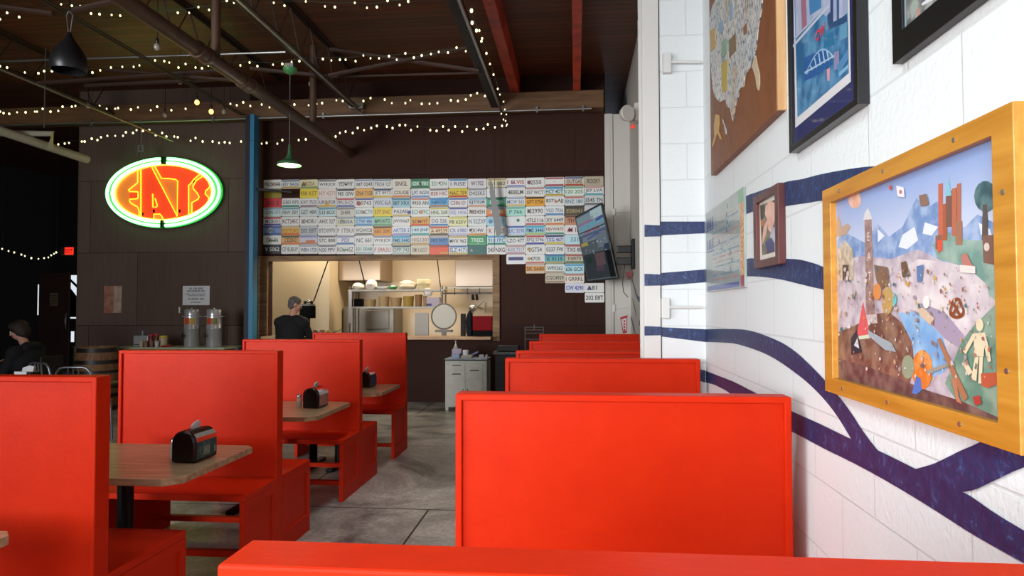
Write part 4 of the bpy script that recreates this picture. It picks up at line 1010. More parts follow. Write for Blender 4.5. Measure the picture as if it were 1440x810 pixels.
for r, row in PLATES.items():
    for c, spec in enumerate(row):
        if spec: licence_plate(r, c, spec)

# ================================================================== NEON SIGN
yn = YB-.10
cN = PY(229.5, 270.5, yn); ex = (PY(311, 270, yn)-PY(148, 270, yn)).length/2; ez = (PY(229, 221, yn)-PY(229, 320, yn)).length/2
t = thing('neon_sign', (cN.x, YB-.01, cN.z-ez), 'oval glowing neon sign reading EATS in orange with green rings', 'neon sign')
def ell(a, b, y, n=72, f0=0, f1=1): return [(cN.x+a*math.cos(2*PI*(f0+(f1-f0)*k/n)), y, cN.z+b*math.sin(2*PI*(f0+(f1-f0)*k/n))) for k in range(n+(0 if f1-f0 >= 1 else 1))]
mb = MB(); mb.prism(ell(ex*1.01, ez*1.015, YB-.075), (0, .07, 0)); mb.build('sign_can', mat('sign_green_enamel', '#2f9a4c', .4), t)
mb = MB(); mb.prism(ell(ex*.85, ez*.80, YB-.082), (0, .006, 0)); mb.build('sign_face', mat('sign_orange_enamel_glow', '#d8702a', .5, emit='#ee8a34', estr=.5), t)  # light of the tubes on the face put in as emission
mb = MB(); mb.flat = True
RF = mat('sign_red_enamel_glow', '#d8401c', .5, emit='#f4481c', estr=.72)  # tube glow on the red letters put in as emission
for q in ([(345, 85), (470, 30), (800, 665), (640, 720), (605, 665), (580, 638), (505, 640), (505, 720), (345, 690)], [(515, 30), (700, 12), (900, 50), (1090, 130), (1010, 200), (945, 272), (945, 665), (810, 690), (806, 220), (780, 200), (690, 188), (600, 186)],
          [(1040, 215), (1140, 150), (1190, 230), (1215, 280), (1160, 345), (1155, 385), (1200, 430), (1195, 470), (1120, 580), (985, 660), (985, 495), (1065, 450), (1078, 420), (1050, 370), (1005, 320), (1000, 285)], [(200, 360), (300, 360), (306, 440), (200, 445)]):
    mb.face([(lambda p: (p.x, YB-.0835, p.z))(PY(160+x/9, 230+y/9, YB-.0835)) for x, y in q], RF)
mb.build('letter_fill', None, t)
GRN = mat('neon_green', '#b0ffb0', .3, emit='#8cff98', estr=3.0)
GRN2 = mat('neon_green_white', '#e0ffd0', .3, emit='#b6ff9a', estr=3.6)
ORG = mat('neon_orange', '#ffb040', .3, emit='#ffa01c', estr=3.4)
for nm, a, b, m in (('outer_tube', ex*.965, ez*.95, GRN), ('inner_tube', ex*.87, ez*.83, GRN2)):
    for f0, f1 in ((-.242, .238), (.258, .742)):
        mb = MB(); mb.tube(ell(a, b, YB-.115, 60, f0, f1), .026, 8); mb.build(nm, m, t, smooth=True)
mb = MB(); mb.tube(ell(ex*.83, ez*.775, YB-.105, 72), .008, 6, closed=True); mb.build('border_tube', mat('neon_yellow', '#ffe060', .3, emit='#ffd23c', estr=3), t, smooth=True)
for z in (cN.z+ez*.9, cN.z-ez*.9):
    mb = MB(); mb.box(cN.x-.022, cN.x+.022, YB-.14, YB-.076, z-.06, z+.06); mb.build('tube_joint', BLACKP, t)
def lt(pts, name, closed=False):
    q = []
    for x, y in pts:
        u, v = 160+x/9, 230+y/9; p = PY(u, v, YB-.11); q.append((p.x, YB-.105, p.z))
    q2 = [Vector(a) for a in q]
    mb = MB(); mb.tube(q2, .0095, 8, closed=closed); mb.build(name, ORG, t, smooth=True)
lt([(300, 95), (300, 240), (185, 335), (190, 353), (300, 357), (306, 380), (306, 430), (290, 445), (198, 450), (195, 470), (215, 500), (300, 550), (318, 600), (318, 690)], 'letter_outline')
lt([(342, 80), (342, 690)], 'letter_outline')
lt([(470, 30), (800, 665), (806, 220), (780, 200), (690, 188), (600, 186), (515, 30)], 'letter_outline')
lt([(490, 382), (492, 550), (540, 550), (548, 530), (520, 440)], 'letter_outline')
lt([(505, 720), (505, 640), (580, 638), (605, 665), (630, 720)], 'letter_outline')
lt([(945, 665), (945, 272), (965, 262), (1010, 200), (1090, 130)], 'letter_outline')
lt([(985, 660), (985, 495), (1065, 450), (1078, 420), (1050, 370), (1005, 320), (1000, 285), (1040, 215), (1140, 150), (1180, 200), (1215, 280), (1200, 310), (1160, 345), (1155, 385), (1200, 430), (1195, 470), (1120, 580)], 'letter_outline')
for x, y in ((318, 625), (360, 640), (503, 600), (830, 600), (1010, 225)):
    u, v = 160+x/9, 230+y/9; p = PY(u, v, YB-.1)
    mb = MB(); mb.box(p.x-.012, p.x+.012, YB-.10, YB-.083, p.z-.025, p.z+.025); mb.build('tube_clip', BLACKP, t)

# ================================================================== NOTICES ON THE BROWN WALL
pa, pb = PY(257, 402, YB-.006), PY(294.5, 429, YB-.006)
mb = MB(); mb.flat = True; mb.box(pa.x, pb.x, YB-.005, YB-.001, pb.z, pa.z, PAPER)
cx_ = (pa.x+pb.x)/2
Wn, Hn = pb.x-pa.x, pa.z-pb.z      # too small to read: the rows of words stand as short dark strokes
for f, hgt, words_n in ((.14, .034, ((-.25, .10), (-.10, .14), (.06, .21))), (.27, .038, ((-.33, .14), (-.17, .33), (.18, .15))), (.43, .020, ((-.38, .16), (-.20, .2), (.02, .34))),
                        (.51, .020, ((-.30, .18), (-.10, .18), (.10, .22))), (.68, .036, ((-.29, .08), (-.18, .29), (.14, .17))), (.85, .022, ((-.20, .12), (-.07, .26)))):
    for a_, w_ in words_n:
        x_ = cx_+a_*Wn; n_ = max(2, int(w_*28)); st = w_*Wn/n_
        for k in range(n_):
            z_ = pa.z-f*Hn; hh = hgt*.5*(1 if k % 3 else .75)
            mb.face([(x_+k*st, YB-.0055, z_-hh), (x_+k*st+st*.62, YB-.0055, z_-hh), (x_+k*st+st*.62, YB-.0055, z_+hh), (x_+k*st, YB-.0055, z_+hh)], ink('#70707c'))
tag(mb.build('paper_notice'), 'white printed paper notice taped on the brown wall above the drink urns', 'notice')
pa, pb = PY(146.5, 402, YB-.01), PY(171, 440, YB-.01)
mb = MB(); mb.flat = True  # bright window reflection put into the copper colours, paler on the right
mb.box(pa.x, pb.x, YB-.012, YB-.001, pb.z, pa.z, mat('copper_plate', '#b9775c', .3, .25, noise=(9, '#c9a08c', .4, .65)))
mb.box(pa.x+(pb.x-pa.x)*.55, pb.x-.004, YB-.0128, YB-.0121, pb.z+.004, pa.z-.004, mat('copper_reflection', '#d8c2b0', .3, .25, noise=(12, '#c0a08c', .4, .65)))
tag(mb.build('wall_plate'), 'small shiny copper tinted rectangle hanging on the brown wall left of the notice', 'wall plate')
# dark bar sticking out of the blue column over the plates
a, b = PY(355, 265.5, 10.45), PY(411, 271, 10.55)
mb = MB(); mb.prism([(a.x, 10.42, a.z+.02), (b.x, 10.5, b.z+.02), (b.x, 10.5, b.z-.005), (a.x, 10.42, a.z-.025)], (0, .05, 0))
tag(mb.build('bracket_arm', BLACKM), 'dark metal bar sticking out from the blue column across the licence plates', 'bracket')
# thin grey blade hanging in front of the plates
yb_ = 10.55
q = [PY(u, v, yb_) for u, v in ((689, 250), (693.5, 262), (702, 300), (706, 328), (698.5, 334), (692, 300), (688.5, 270))]
t = thing('metal_pennant', (q[3].x, yb_, q[4].z), 'narrow grey metal blade hanging on a wire in front of the licence plates', 'blade')
mb = MB(); mb.prism([(p.x, yb_, p.z) for p in q], (0, .012, 0)); mb.build('blade', mat('grey_blade', '#8a8d8c', .5), t)
a = PY(695.5, 335, yb_); b = PY(695.5, 168, yb_)
mb = MB(); mb.tube([(a.x, yb_+.006, a.z-.20), (b.x, yb_+.006, 4.59)], .0035, 6); mb.build('wire', BLACKM, t)

# ================================================================== TELEVISION on its swivel arm
yt = 10.0
tl, tr, br, bl = PY(808, 305, yt+.10), PY(846, 284.5, yt-.12), PY(869, 392, yt-.12), PY(826, 397.5, yt+.10)
t = thing('television', (br.x, yt, br.z), 'tilted flat black television mounted on the wall over the farthest booths', 'television')
nrm = (tr-tl).cross(bl-tl).normalized()
if nrm.y > 0: nrm = -nrm
mb = MB(); mb.prism([tl, tr, br, bl], tuple(-nrm*.055)); mb.build('case', BLACKP, t, bevel=.006)
cen = (tl+tr+br+bl)/4
sc_ = [cen+(p-cen)*.955+nrm*.001 for p in (tl, tr, br, bl)]
def scr(h, k=.42): return mat('screen_reflection_'+h[1:], '#0b0d10', .15, emit=h, estr=k*1.7)  # reflected room drawn on the screen as glowing patches
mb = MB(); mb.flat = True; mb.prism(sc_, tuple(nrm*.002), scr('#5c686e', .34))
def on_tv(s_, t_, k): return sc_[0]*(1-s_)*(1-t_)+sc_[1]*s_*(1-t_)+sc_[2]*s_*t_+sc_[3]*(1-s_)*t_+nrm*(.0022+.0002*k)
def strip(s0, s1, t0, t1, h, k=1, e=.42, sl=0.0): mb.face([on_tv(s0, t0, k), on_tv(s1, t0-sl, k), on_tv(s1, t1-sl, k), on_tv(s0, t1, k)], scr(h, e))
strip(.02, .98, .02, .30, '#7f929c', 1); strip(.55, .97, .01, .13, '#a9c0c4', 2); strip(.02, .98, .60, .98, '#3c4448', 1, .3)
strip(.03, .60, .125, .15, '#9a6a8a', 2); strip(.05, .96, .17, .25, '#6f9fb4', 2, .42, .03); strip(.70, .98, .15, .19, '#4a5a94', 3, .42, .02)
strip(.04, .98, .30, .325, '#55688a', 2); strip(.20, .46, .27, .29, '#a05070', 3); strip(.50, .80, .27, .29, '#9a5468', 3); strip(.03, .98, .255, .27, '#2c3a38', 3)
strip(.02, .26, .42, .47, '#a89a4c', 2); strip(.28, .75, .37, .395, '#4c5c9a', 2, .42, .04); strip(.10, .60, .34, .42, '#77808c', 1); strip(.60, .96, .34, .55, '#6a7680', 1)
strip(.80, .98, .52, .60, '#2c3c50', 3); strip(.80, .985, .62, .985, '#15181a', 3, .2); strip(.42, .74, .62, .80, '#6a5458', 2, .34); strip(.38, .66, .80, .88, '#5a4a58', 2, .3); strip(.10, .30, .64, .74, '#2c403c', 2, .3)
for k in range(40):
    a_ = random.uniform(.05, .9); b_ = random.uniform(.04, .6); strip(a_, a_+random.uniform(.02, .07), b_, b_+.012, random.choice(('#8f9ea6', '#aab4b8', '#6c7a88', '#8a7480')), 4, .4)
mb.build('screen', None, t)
am = PY(877, 357, 10.0)
t2 = thing('wall_mount', (XW2-.02, 10.0, am.z), 'black double arm television mount bolted to the white wall', 'wall mount')
for v in (350.5, 367):
    p = PY(868, v, 10.0)
    mb = MB(); mb.box(p.x-.01, XW2-.045, 9.97, 10.03, p.z-.055, p.z+.05); mb.build('arm', BLACKP, t2, bevel=.012)
p0 = PY(893, 338, 9.97); p1 = PY(893, 376, 9.97)
mb = MB(); mb.box(XW2-.045, XW2-.002, 9.9, 10.1, p1.z-.02, p0.z+.02); mb.build('wall_bracket', BLACKM, t2, bevel=.005)
p = PY(865, 360, 10.0)
mb = MB(); mb.box(p.x-.045, p.x-.011, 9.975, 10.025, p.z-.03, p.z+.03); mb.build('swivel', BLACKM, t2)
# wall details: red clip with cable, extinguisher sign, twin head emergency light, conduit brackets
p = PY(884, 386, 10.2)
mb = MB(); mb.box(p.x-.04, p.x+.05, 10.16, 10.2, p.z-.03, p.z+.04); mb.box(p.x-.02, p.x+.0, 10.15, 10.16, p.z-.08, p.z-.02)
tag(mb.build('red_cable_clip', mat('clip_red', '#8a2428', .4)), 'small red clip with a black lead below the television mount', 'clip')
a = PY(876, 382, 10.1); b = PY(874, 410, 10.1); c = PY(882, 425, 10.1)
pts = [PY(u, v, 10.0) for u, v in ((879, 369.5), (877, 385), (875.5, 398), (877, 411), (883, 418))]
mb = MB(); mb.tube(pts, .006, 6); tag(mb.build('black_cable', BLACKP, smooth=True), 'thin black cable looping down from the television mount', 'cable')
a, b, c, d = [PY(u, v, YB-.023) for u, v in ((872, 446.5), (882.5, 443), (881.5, 468), (876, 469))]
mb = MB(); mb.flat = True
mb.prism([a, b, c, d], (0, .002, 0), ink('#b8242c'))
i_ = (a+b+c+d)/4
mb.face([Vector((0, -.0006, 0))+i_+(p-i_)*.72 for p in (a, b, c, d)], ink('#d8d4d0'))
for k in range(4):
    z_ = i_.z+.055-k*.045
    mb.box(i_.x-.012, i_.x+.014, YB-.0245, YB-.0238, z_-.014, z_+.014, ink('#b8242c'))
tag(mb.build('wall_sign'), 'small red bordered white arrow sign low on the far white pier', 'sign')
ye = 5.2
p = PY(885, 162, ye)
t = thing('emergency_light', (XW2-.02, ye, p.z-.1), 'white twin head emergency light with a red lamp, high on the far wall', 'emergency light')
b0, b1 = PY(888, 145, ye), PY(902, 168, ye)
mb = MB(); mb.box(b0.x+.02, XW2-.002, ye-.02, ye+.09, b1.z-.01, b0.z); mb.build('housing', mat('emergency_white', '#cfccc2', .45), t, bevel=.01)
for (u, v, d_) in ((880.5, 160, -.10), (890, 163, .04)):
    q = PY(u, v, ye+d_)
    mb = MB(); mb.lathe([(.02, .04), (.05, .02), (.062, -.02), (.058, -.028)], (0, 0, 0), 18, axis='y')
    rot = Matrix.Rotation(R(35), 4, 'Z')
    mb.v = [tuple(q+(rot @ Vector(w))) for w in mb.v]
    mb.build('lamp_head', mat('emergency_white', '#cfccc2', .45), t, smooth=True)
q = PY(890, 178, ye)
mb = MB(); mb.ball((q.x, q.y, q.z), .016, 8, sc=(1, .6, 1)); mb.build('red_lamp', mat('red_lamp', '#c0281c', .4, emit='#ff3a20', estr=.6), t, smooth=True)
# vertical conduits beside the steel column
for (u, yy_, nm, lab, m_) in ((899.5, 6.6, 'wall_conduit', 'pale vertical conduit on the white wall just left of the steel column', WHITEP),):
    p = PX(u, 200, XW2-.03)
    mb = MB(); mb.tube([(XW2-.03, p.y, PX(u, 240, XW2-.03).z), (XW2-.03, p.y, ZC-.01)], .018, 10)
    tag(mb.build(nm, m_, smooth=True), lab, 'conduit')
def pier_bracket(u0, u1, v, lab, y=PIER_Y-.03):
    a, b = PY(u0, v, y), PY(u1, v, y)
    t = thing('pipe_bracket', (a.x, y, a.z-.05), lab, 'bracket', 'white brackets on the block piers')
    mb = MB(); mb.box(a.x-.022, a.x+.022, y-.01, y+.028, a.z-.06, a.z+.05); mb.build('plate', WHITEP, t, bevel=.004)
    mb = MB(); mb.tube([(a.x+.02, y, a.z), (b.x, y, b.z)], .0085, 8); mb.build('rod', WHITEP, t, smooth=True)
pier_bracket(936, 988, 432, 'white bracket and rod low on the near white pier, beside the steel column')
pier_bracket(938, 986, 87, 'white bracket and rod high on the near white pier, near the brown map board')
pier_bracket(863, 882, 433, 'white bracket and rod low on the far white pier below the television', YB-.05)
pier_bracket(863, 882, 298, 'white bracket and rod on the far white pier above the television arm', YB-.05)
# ================================================================== SERVING HATCH AND KITCHEN
l0, l1 = PY(369, 471, 10.6), PY(697.5, 472.5, 10.6)
mb = MB(); mb.box(OX0+.003, OX1-.003, 10.52, 11.05, 1.005, 1.05); tag(mb.build('hatch_ledge', LEDGEWOOD, bevel=.006), 'long pale wooden ledge along the bottom of the serving hatch', 'ledge')
LZ = 1.05
# point of sale monitor facing the man
YM = 10.88
def mx(u, v, y=YM): return PY(u, v, y)
a, b = mx(421, 430), mx(443, 447.5)
t = thing('order_monitor', ((a.x+b.x)/2, YM, LZ), 'black order monitor on the ledge beside the man in black', 'monitor')
mb = MB(); mb.box(a.x, b.x, YM, YM+.035, b.z, a.z); mb.build('screen', MATTE, t, bevel=.006)
mb = MB(); mb.box((a.x+b.x)/2-.03, (a.x+b.x)/2+.03, YM+.03, YM+.055, LZ+.012, a.z-.05); mb.build('neck', MATTE, t)
mb = MB(); mb.box((a.x+b.x)/2-.10, (a.x+b.x)/2+.10, YM-.03, YM+.09, LZ+.0005, LZ+.014); mb.build('foot', BLACKP, t, bevel=.004)
zt_ = a.z
t = thing('receipt_printer', (b.x-.08, YM+.02, zt_), 'small black and silver camera-like device on top of the monitor', 'device')
mb = MB(); mb.box(a.x+.04, b.x-.02, YM-.015, YM+.06, zt_+.001, zt_+.03); mb.build('tray', mat('grey_tray', '#8c8880', .5), t)
for k in range(3):
    mb = MB(); mb.ball((a.x+.09+k*.055, YM+.02, zt_+.055+.012*(k % 2)), .028, 8, sc=(1, .8, 1.1)); mb.build('lens', (BLACKP, CHROME, BLACKP)[k], t, smooth=True)
p = mx(450, 461); 
mb = MB(); mb.box(p.x-.10, p.x+.10, YM-.05, YM+.09, LZ+.001, LZ+.10); tag(mb.build('paper_stack', mat('order_paper', '#bdb09c', .7), bevel=.004), 'white stack of order slips on the ledge right of the man', 'paper stack')
p = mx(461, 463)
mb = MB(); mb.lathe([(.03, 0), (.034, .02), (.034, .07), (.02, .085)], (p.x+.03, 10.86, LZ+.0005), 14); tag(mb.build('yellow_tape_roll', mat('yellow_plastic', '#b48a1c', .4), smooth=True), 'small yellow container on the hatch ledge', 'container')
p = mx(472, 463)
t = thing('utensil_tray', (p.x+.03, 10.72, LZ), 'dark tray with a ladle on the hatch ledge', 'tray')
mb = MB(); mb.box(p.x-.06, p.x+.14, 10.66, 10.78, LZ+.0005, LZ+.05); mb.build('tray', BLACKP, t, bevel=.006)
mb = MB(); mb.tube([(p.x-.0, 10.72, LZ+.055), (p.x+.12, 10.72, LZ+.09), (p.x+.16, 10.72, LZ+.13)], .008, 8); mb.build('ladle', STAINLESS, t, smooth=True)
# overhead cords in the kitchen
for k, (u0, v0, u1, v1, y, lab) in enumerate(((461.5, 366, 441, 424, 11.3, 'dark slanting cord left of the hatch above the monitor'), (505, 366, 513, 399, 11.6, 'dark slanting rod above the white bags on the kitchen shelf'),
                                    (615, 366, 619.5, 404, 11.5, 'dark twisted cords hanging in front of the kitchen shelf end'))):
    a, b = PY(u0, v0, y), PY(u1, v1, y); d = (a-b).normalized()
    a = b+d*((3.29-b.z)/d.z)
    mb = MB(); mb.tube([a, b], .011 if k < 2 else .008, 8); tag(mb.build('drop_cable', BLACKP, smooth=True), lab, 'cord')
pts = [PY(u, v, 11.55) for u, v in ((619.5, 404), (621, 430), (620.5, 455), (621, 470))]; pts[-1].z = LZ+.02
mb = MB(); mb.tube(pts, .006, 6); tag(mb.build('black_cable', BLACKP, smooth=True), 'black cables dropping past the round pan lid to the ledge', 'cable')
# double overshelf
YS = 11.9
u0, u1 = PY(489, 406, YS), PY(624, 406, YS)
z_hi, z_lo = PY(560, 407, YS).z, PY(560, 431, YS).z
t = thing('kitchen_overshelf', ((u0.x+u1.x)/2, YS+.18, 0), 'two tier stainless steel kitchen shelf seen through the hatch', 'shelf')
for z, nm in ((z_hi, 'upper_shelf'), (z_lo, 'lower_shelf')):
    mb = MB(); mb.box(u0.x, u1.x, YS, YS+.36, z-.035, z); mb.build(nm, mat('shelf_steel', '#a39c90', .45, .2), t, bevel=.004)
for x in (u0.x+.03, PY(492.5, 406, YS).x+.05, u1.x-.03):
    for y in (YS+.03, YS+.33):
        mb = MB(); mb.tube([(x, y, 0), (x, y, z_hi+.06)], .014, 8); mb.build('post', mat('post_steel', '#8a847a', .45, .3), t, smooth=True)
mb = MB(); mb.box(u0.x+.06, u1.x-.06, YS-.03, YS+.62, .82, .86); mb.build('work_shelf', STAINLESS, t)
mb = MB(); mb.box(u0.x+.02, u0.x+.075, YS-.012, YS-.002, z_lo-.30, z_hi-.02); mb.build('ticket_strip', PAPER, t)
def on_shelf(u0_, u1_, v, z, y=YS+.17):
    a, b = PY(u0_, v, y), PY(u1_, v, y); return (a.x+b.x)/2, (b.x-a.x)/2, y, z+.0008
def ztop(v, y=YS+.17): return PY(560, v, y).z
TUB = mat('paper_tub', '#c8a66a', .6)
for k, (a, b, v, h, lab) in enumerate(((513, 529, 421, '#c4a470', 'first tan paper tub from the left on the lower kitchen shelf'), (532, 547.5, 417, '#cdb07c', 'taller tan paper tub beside the first on the lower kitchen shelf'), (549, 565, 418.5, '#c4a470', 'tan paper tub in the middle of the lower kitchen shelf'), (567, 582, 416.5, '#c0a048', 'yellowish stack of paper tubs on the lower kitchen shelf'), (583.5, 594, 414.5, '#a87c50', 'tall brown paper cup stack on the lower kitchen shelf'), (595, 601, 416, '#b89468', 'narrow brown cup behind the plastic bag on the lower kitchen shelf'))):
    x, r, y, z = on_shelf(a, b, 425, z_lo); H = ztop(v)-z
    mb = MB(); mb.lathe([(r*.86, 0), (r*.98, H*.80), (r*1.03, H*.80), (r*1.03, H*.86), (r*.99, H*.87), (r*.99, H)], (x, y, z), 22)
    tag(mb.build('paper_tub', mat('tub_'+h[1:], h, .6), smooth=True), lab, 'container', 'paper tubs on the kitchen shelf')
x, r, y, z = on_shelf(495, 510, 425, z_lo)
mb = MB(); mb.box(x-r, x+r, y-.09, y+.09, z, ztop(420)); tag(mb.build('black_bin', MATTE, bevel=.01), 'black box at the left end of the lower kitchen shelf', 'box')
x, r, y, z = on_shelf(601, 619, 425, z_lo)
t = thing('glove_box', (x, y, z), 'white and violet carton at the right end of the lower kitchen shelf', 'carton')
mb = MB(); mb.box(x-r, x+r, y-.08, y+.08, z, ztop(418.5)); mb.build('carton', mat('lilac_carton', '#cdc0cc', .6), t)
mb = MB(); mb.box(x-r, x-r*.2, y-.0812, y-.0802, z+.01, z+.05); mb.build('blue_panel', ink('#3c3a84'), t)
x, r, y, z = on_shelf(496, 511, 403, z_hi)
CLOTH = mat('white_bag', '#ddd8d0', .8)
def soft(name, x, y, z, sx, sy, sz, m, seed, **k):
    random.seed(seed); mb = MB(); mb.ball((0, 0, 0), 1, 9)
    vs = []
    for v in mb.v:
        q = Vector(v); n_ = 1+.10*math.sin(5*q.x+seed)+.08*math.sin(7*q.z+3*q.y+seed*2)
        w_ = max(q.z, -.75)
        vs.append((x+q.x*sx*n_, y+q.y*sy*n_, z+(w_+.75)/1.75*sz))
    mb.v = vs; return mb.build(name, m, smooth=True, **k)
tag(soft('white_bag', x, y, z, r*1.1, .12, .13, CLOTH, 2), 'low crumpled white bag at the left of the upper kitchen shelf', 'bag')
x, r, y, z = on_shelf(513, 530, 400, z_hi)
tag(soft('white_bag', x+.02, y-.02, z, r*.85, .13, .19, CLOTH, 5), 'taller rounded white bag on the upper kitchen shelf', 'bag')
x, r, y, z = on_shelf(529, 546, 403, z_hi)
mb = MB(); mb.lathe([(r*.4, 0), (r*.9, .03), (r, .045), (r, .06)], (x, y, z), 24); tag(mb.build('plate_stack', PAPER, smooth=True), 'stack of white plates on the upper kitchen shelf', 'plates')
x, r, y, z = on_shelf(546.5, 559, 403, z_hi)
t = thing('green_dish', (x, y, z), 'green dish with a white centre on the upper kitchen shelf', 'dish')
mb = MB(); mb.lathe([(r*.5, 0), (r, .035), (r, .055), (r*.9, .058)], (x, y, z), 22); mb.build('dish', mat('green_plastic', '#2f8a4a', .4), t, smooth=True)
mb = MB(); mb.ball((x, y, z+.055), .05, 8, sc=(1, 1, .4)); mb.build('filling', PAPER, t, smooth=True)
x, r, y, z = on_shelf(560, 585, 403, z_hi)
tag(soft('foil_stack', x, y, z, r, .15, .17, mat('wrapped_plates', '#cfc4ae', .45), 9), 'big bundle of wrapped pale plates on the upper kitchen shelf', 'plates')
x, r, y, z = on_shelf(586, 606, 403, z_hi)
mb = MB(); mb.lathe([(r*.75, 0), (r*.8, .09), (r*.98, .10), (r*.95, .17), (r*.86, .185)], (x, y, z), 18); tag(mb.build('basket_stack', mat('pale_basket', '#d8cba0', .6), smooth=True), 'stack of pale yellow baskets on the upper kitchen shelf', 'baskets')
x, r, y, z = on_shelf(596, 612, 411, z_lo)
tag(soft('plastic_bag', x, y-.15, ztop(416.5), r*.8, .02, .14, mat('thin_plastic', '#d4ccbe', .3), 4), 'crumpled clear plastic bag hanging off the upper kitchen shelf', 'bag')
# round pan lid leaning on the ledge
q = PY(624, 445, 11.35); rr = (PY(642.5, 445, 11.35)-PY(605.5, 445, 11.35)).length/2
t = thing('pan_lid', (q.x, 11.35, LZ), 'large round metal pan lid standing upright in the serving hatch', 'lid')
mb = MB(); mb.lathe([(rr*.995, .012), (rr, 0), (rr*.93, -.004), (rr*.9, .010), (rr*.6, .04), (rr*.05, .055)], (q.x, 11.35, q.z), 36, axis='y'); mb.build('bowl', mat('worn_aluminium', '#8f8a7c', .42, .35), t, smooth=True)
mb = MB(); mb.tube([(q.x-.05, 11.405, q.z), (q.x-.04, 11.44, q.z), (q.x+.04, 11.44, q.z), (q.x+.05, 11.405, q.z)], .008, 8); mb.build('handle', STEEL, t, smooth=True)
mb = MB(); mb.box(q.x-.14, q.x+.14, 11.31, 11.46, q.z-rr-.04, q.z-rr-.001); mb.box(q.x-.03, q.x+.03, 11.36, 11.42, .95, q.z-rr-.04); tag(mb.build('lid_stand', mat('stand_steel', '#6f6a62', .5, .3)), 'steel stand under the round pan lid', 'stand')
mb = MB(); mb.box(OX0+.05, OX1-.02, 11.1, 11.6, .9, .95); mb.box(OX0+.06, OX1-.03, 11.14, 11.58, 0, .9); tag(mb.build('kitchen_counter', mat('counter_steel', '#7f7a70', .4, .5), bevel=.004), 'stainless steel kitchen counter behind the hatch ledge', 'counter')
# rail with hooks on the right, utensils, tap
ry = 12.3
a, b = PY(622, 405, ry), PY(697, 406, ry)
t = thing('utensil_rail', ((a.x+b.x)/2, ry, b.z-.1), 'double steel utensil rail with hooks at the right of the kitchen', 'rail')
mb = MB(); mb.box(a.x, -.905, ry-.02, ry+.02, a.z-.015, a.z+.015); mb.build('upper_bar', mat('rail_steel', '#8f887c', .4, .4), t)
mb = MB(); z2 = PY(660, 412, ry).z; mb.box(a.x, -.905, ry-.02, ry+.02, z2-.02, z2+.01); mb.build('lower_bar', mat('dark_bar', '#3a2c22', .5), t)
for u in (640, 658, 675):
    p = PY(u, 408, ry); mb = MB(); mb.tube([(p.x, ry-.03, a.z), (p.x, ry-.045, (a.z+z2)/2), (p.x, ry-.03, z2-.03)], .006, 6); mb.build('hook', BLACKM, t, smooth=True)
for u in (664.5, 670):
    p = PY(u, 414, ry-.05); p2 = PY(u+1, 422, ry-.05)
    mb = MB(); mb.tube([p, p2], [.022, .030], 8); tag(mb.build('hanging_tool', BLACKP, smooth=True), 'dark tool handle hanging from the utensil rail, %s of two' % ('left' if u < 668 else 'right'), 'tool')
pts = [PY(u, v, 12.6) for u, v in ((663, 445), (666, 436), (675, 428), (680, 422.5), (683, 426), (682.5, 440))]
t = thing('kitchen_tap', tuple(pts[0]), 'curved grey spray tap on the kitchen wall above the red box', 'tap')
mb = MB(); mb.tube(pts, .016, 8); mb.build('spout', STEEL, t, smooth=True)
p = PY(665, 433, 12.6)
mb = MB(); mb.ball(p, .075, 9, sc=(1.1, .8, .9)); mb.build('tap_body', STEEL, t, smooth=True)
mb = MB(); mb.tube([p, (p.x, KY, p.z)], .02, 8); mb.build('supply_pipe', STEEL, t, smooth=True)
# red and black box, dark bag, tall carton on the ledge
yb_ = 10.78
a, b = PY(664.5, 444.5, yb_), PY(692, 470, yb_)
t = thing('red_box', ((a.x+b.x)/2, yb_, LZ), 'red delivery box with a black bottom at the right end of the hatch ledge', 'box')
mb = MB(); mb.box(a.x, b.x, yb_, yb_+.2, LZ+.09, a.z); mb.build('upper_case', mat('deep_red', '#860c18', .6, spec=.1), t, bevel=.01)
mb = MB(); mb.box(a.x+.004, b.x-.004, yb_+.004, yb_+.196, LZ+.0006, LZ+.09); mb.build('black_base', MATTE, t)
p = PY(660.5, 455, 10.85)
tag(soft('dark_bag', p.x, 10.88, LZ+.0005, .062, .08, PY(660, 436, 10.85).z-LZ, mat('slate_cloth', '#1c2228', .8, spec=.15), 6), 'dark grey cloth bag left of the red box on the ledge', 'bag')
p = PY(651, 455, 10.9)
mb = MB(); mb.box(p.x-.035, p.x+.035, 10.88, 10.98, LZ+.0005, PY(651, 441, 10.9).z); tag(mb.build('tall_carton', mat('grey_carton', '#332f2c', .7, spec=.15), bevel=.004), 'tall grey carton between the pan lid and the dark bag', 'carton')
a = PY(683, 440, 12.0)
# stainless range hood panel and steel splash back
mb = MB(); mb.box(kx+.012, PY(536, 390, 12.6).x, 12.55, KY-.001, 2.02, 3.29); tag(mb.build('extractor_duct', mat('duct_steel', '#a08c76', .35, .6), bevel=.01), 'steel extractor duct at the top left of the kitchen', 'duct')
mb = MB(); mb.box(PY(640, 390, 12.9).x, -.905, 12.9, KY-.001, PY(640, 403, 12.9).z, 3.29); tag(mb.build('range_hood', mat('hood_steel', '#8f8072', .35, .6), bevel=.01), 'steel hood panel at the top right of the kitchen', 'hood')
a, b = PY(487, 432, 13.2), PY(563, 470, 13.2)
t = thing('dish_machine', ((a.x+b.x)/2, 13.0, 0), 'stainless steel machine at the back of the kitchen under the lower shelf', 'machine')
mb = MB(); a.x = kx+.03; mb.box(a.x, b.x, 12.75, KY-.002, .001, 1.52); mb.build('body', mat('machine_steel', '#7a746a', .4, .5), t, bevel=.02)
mb = MB(); mb.box((a.x+b.x)/2-.05, b.x-.1, 12.735, 12.75, 1.1, 1.46); mb.build('door', mat('machine_door', '#6f6a62', .4, .5), t, bevel=.01)
a = PY(585, 440, 11.9)
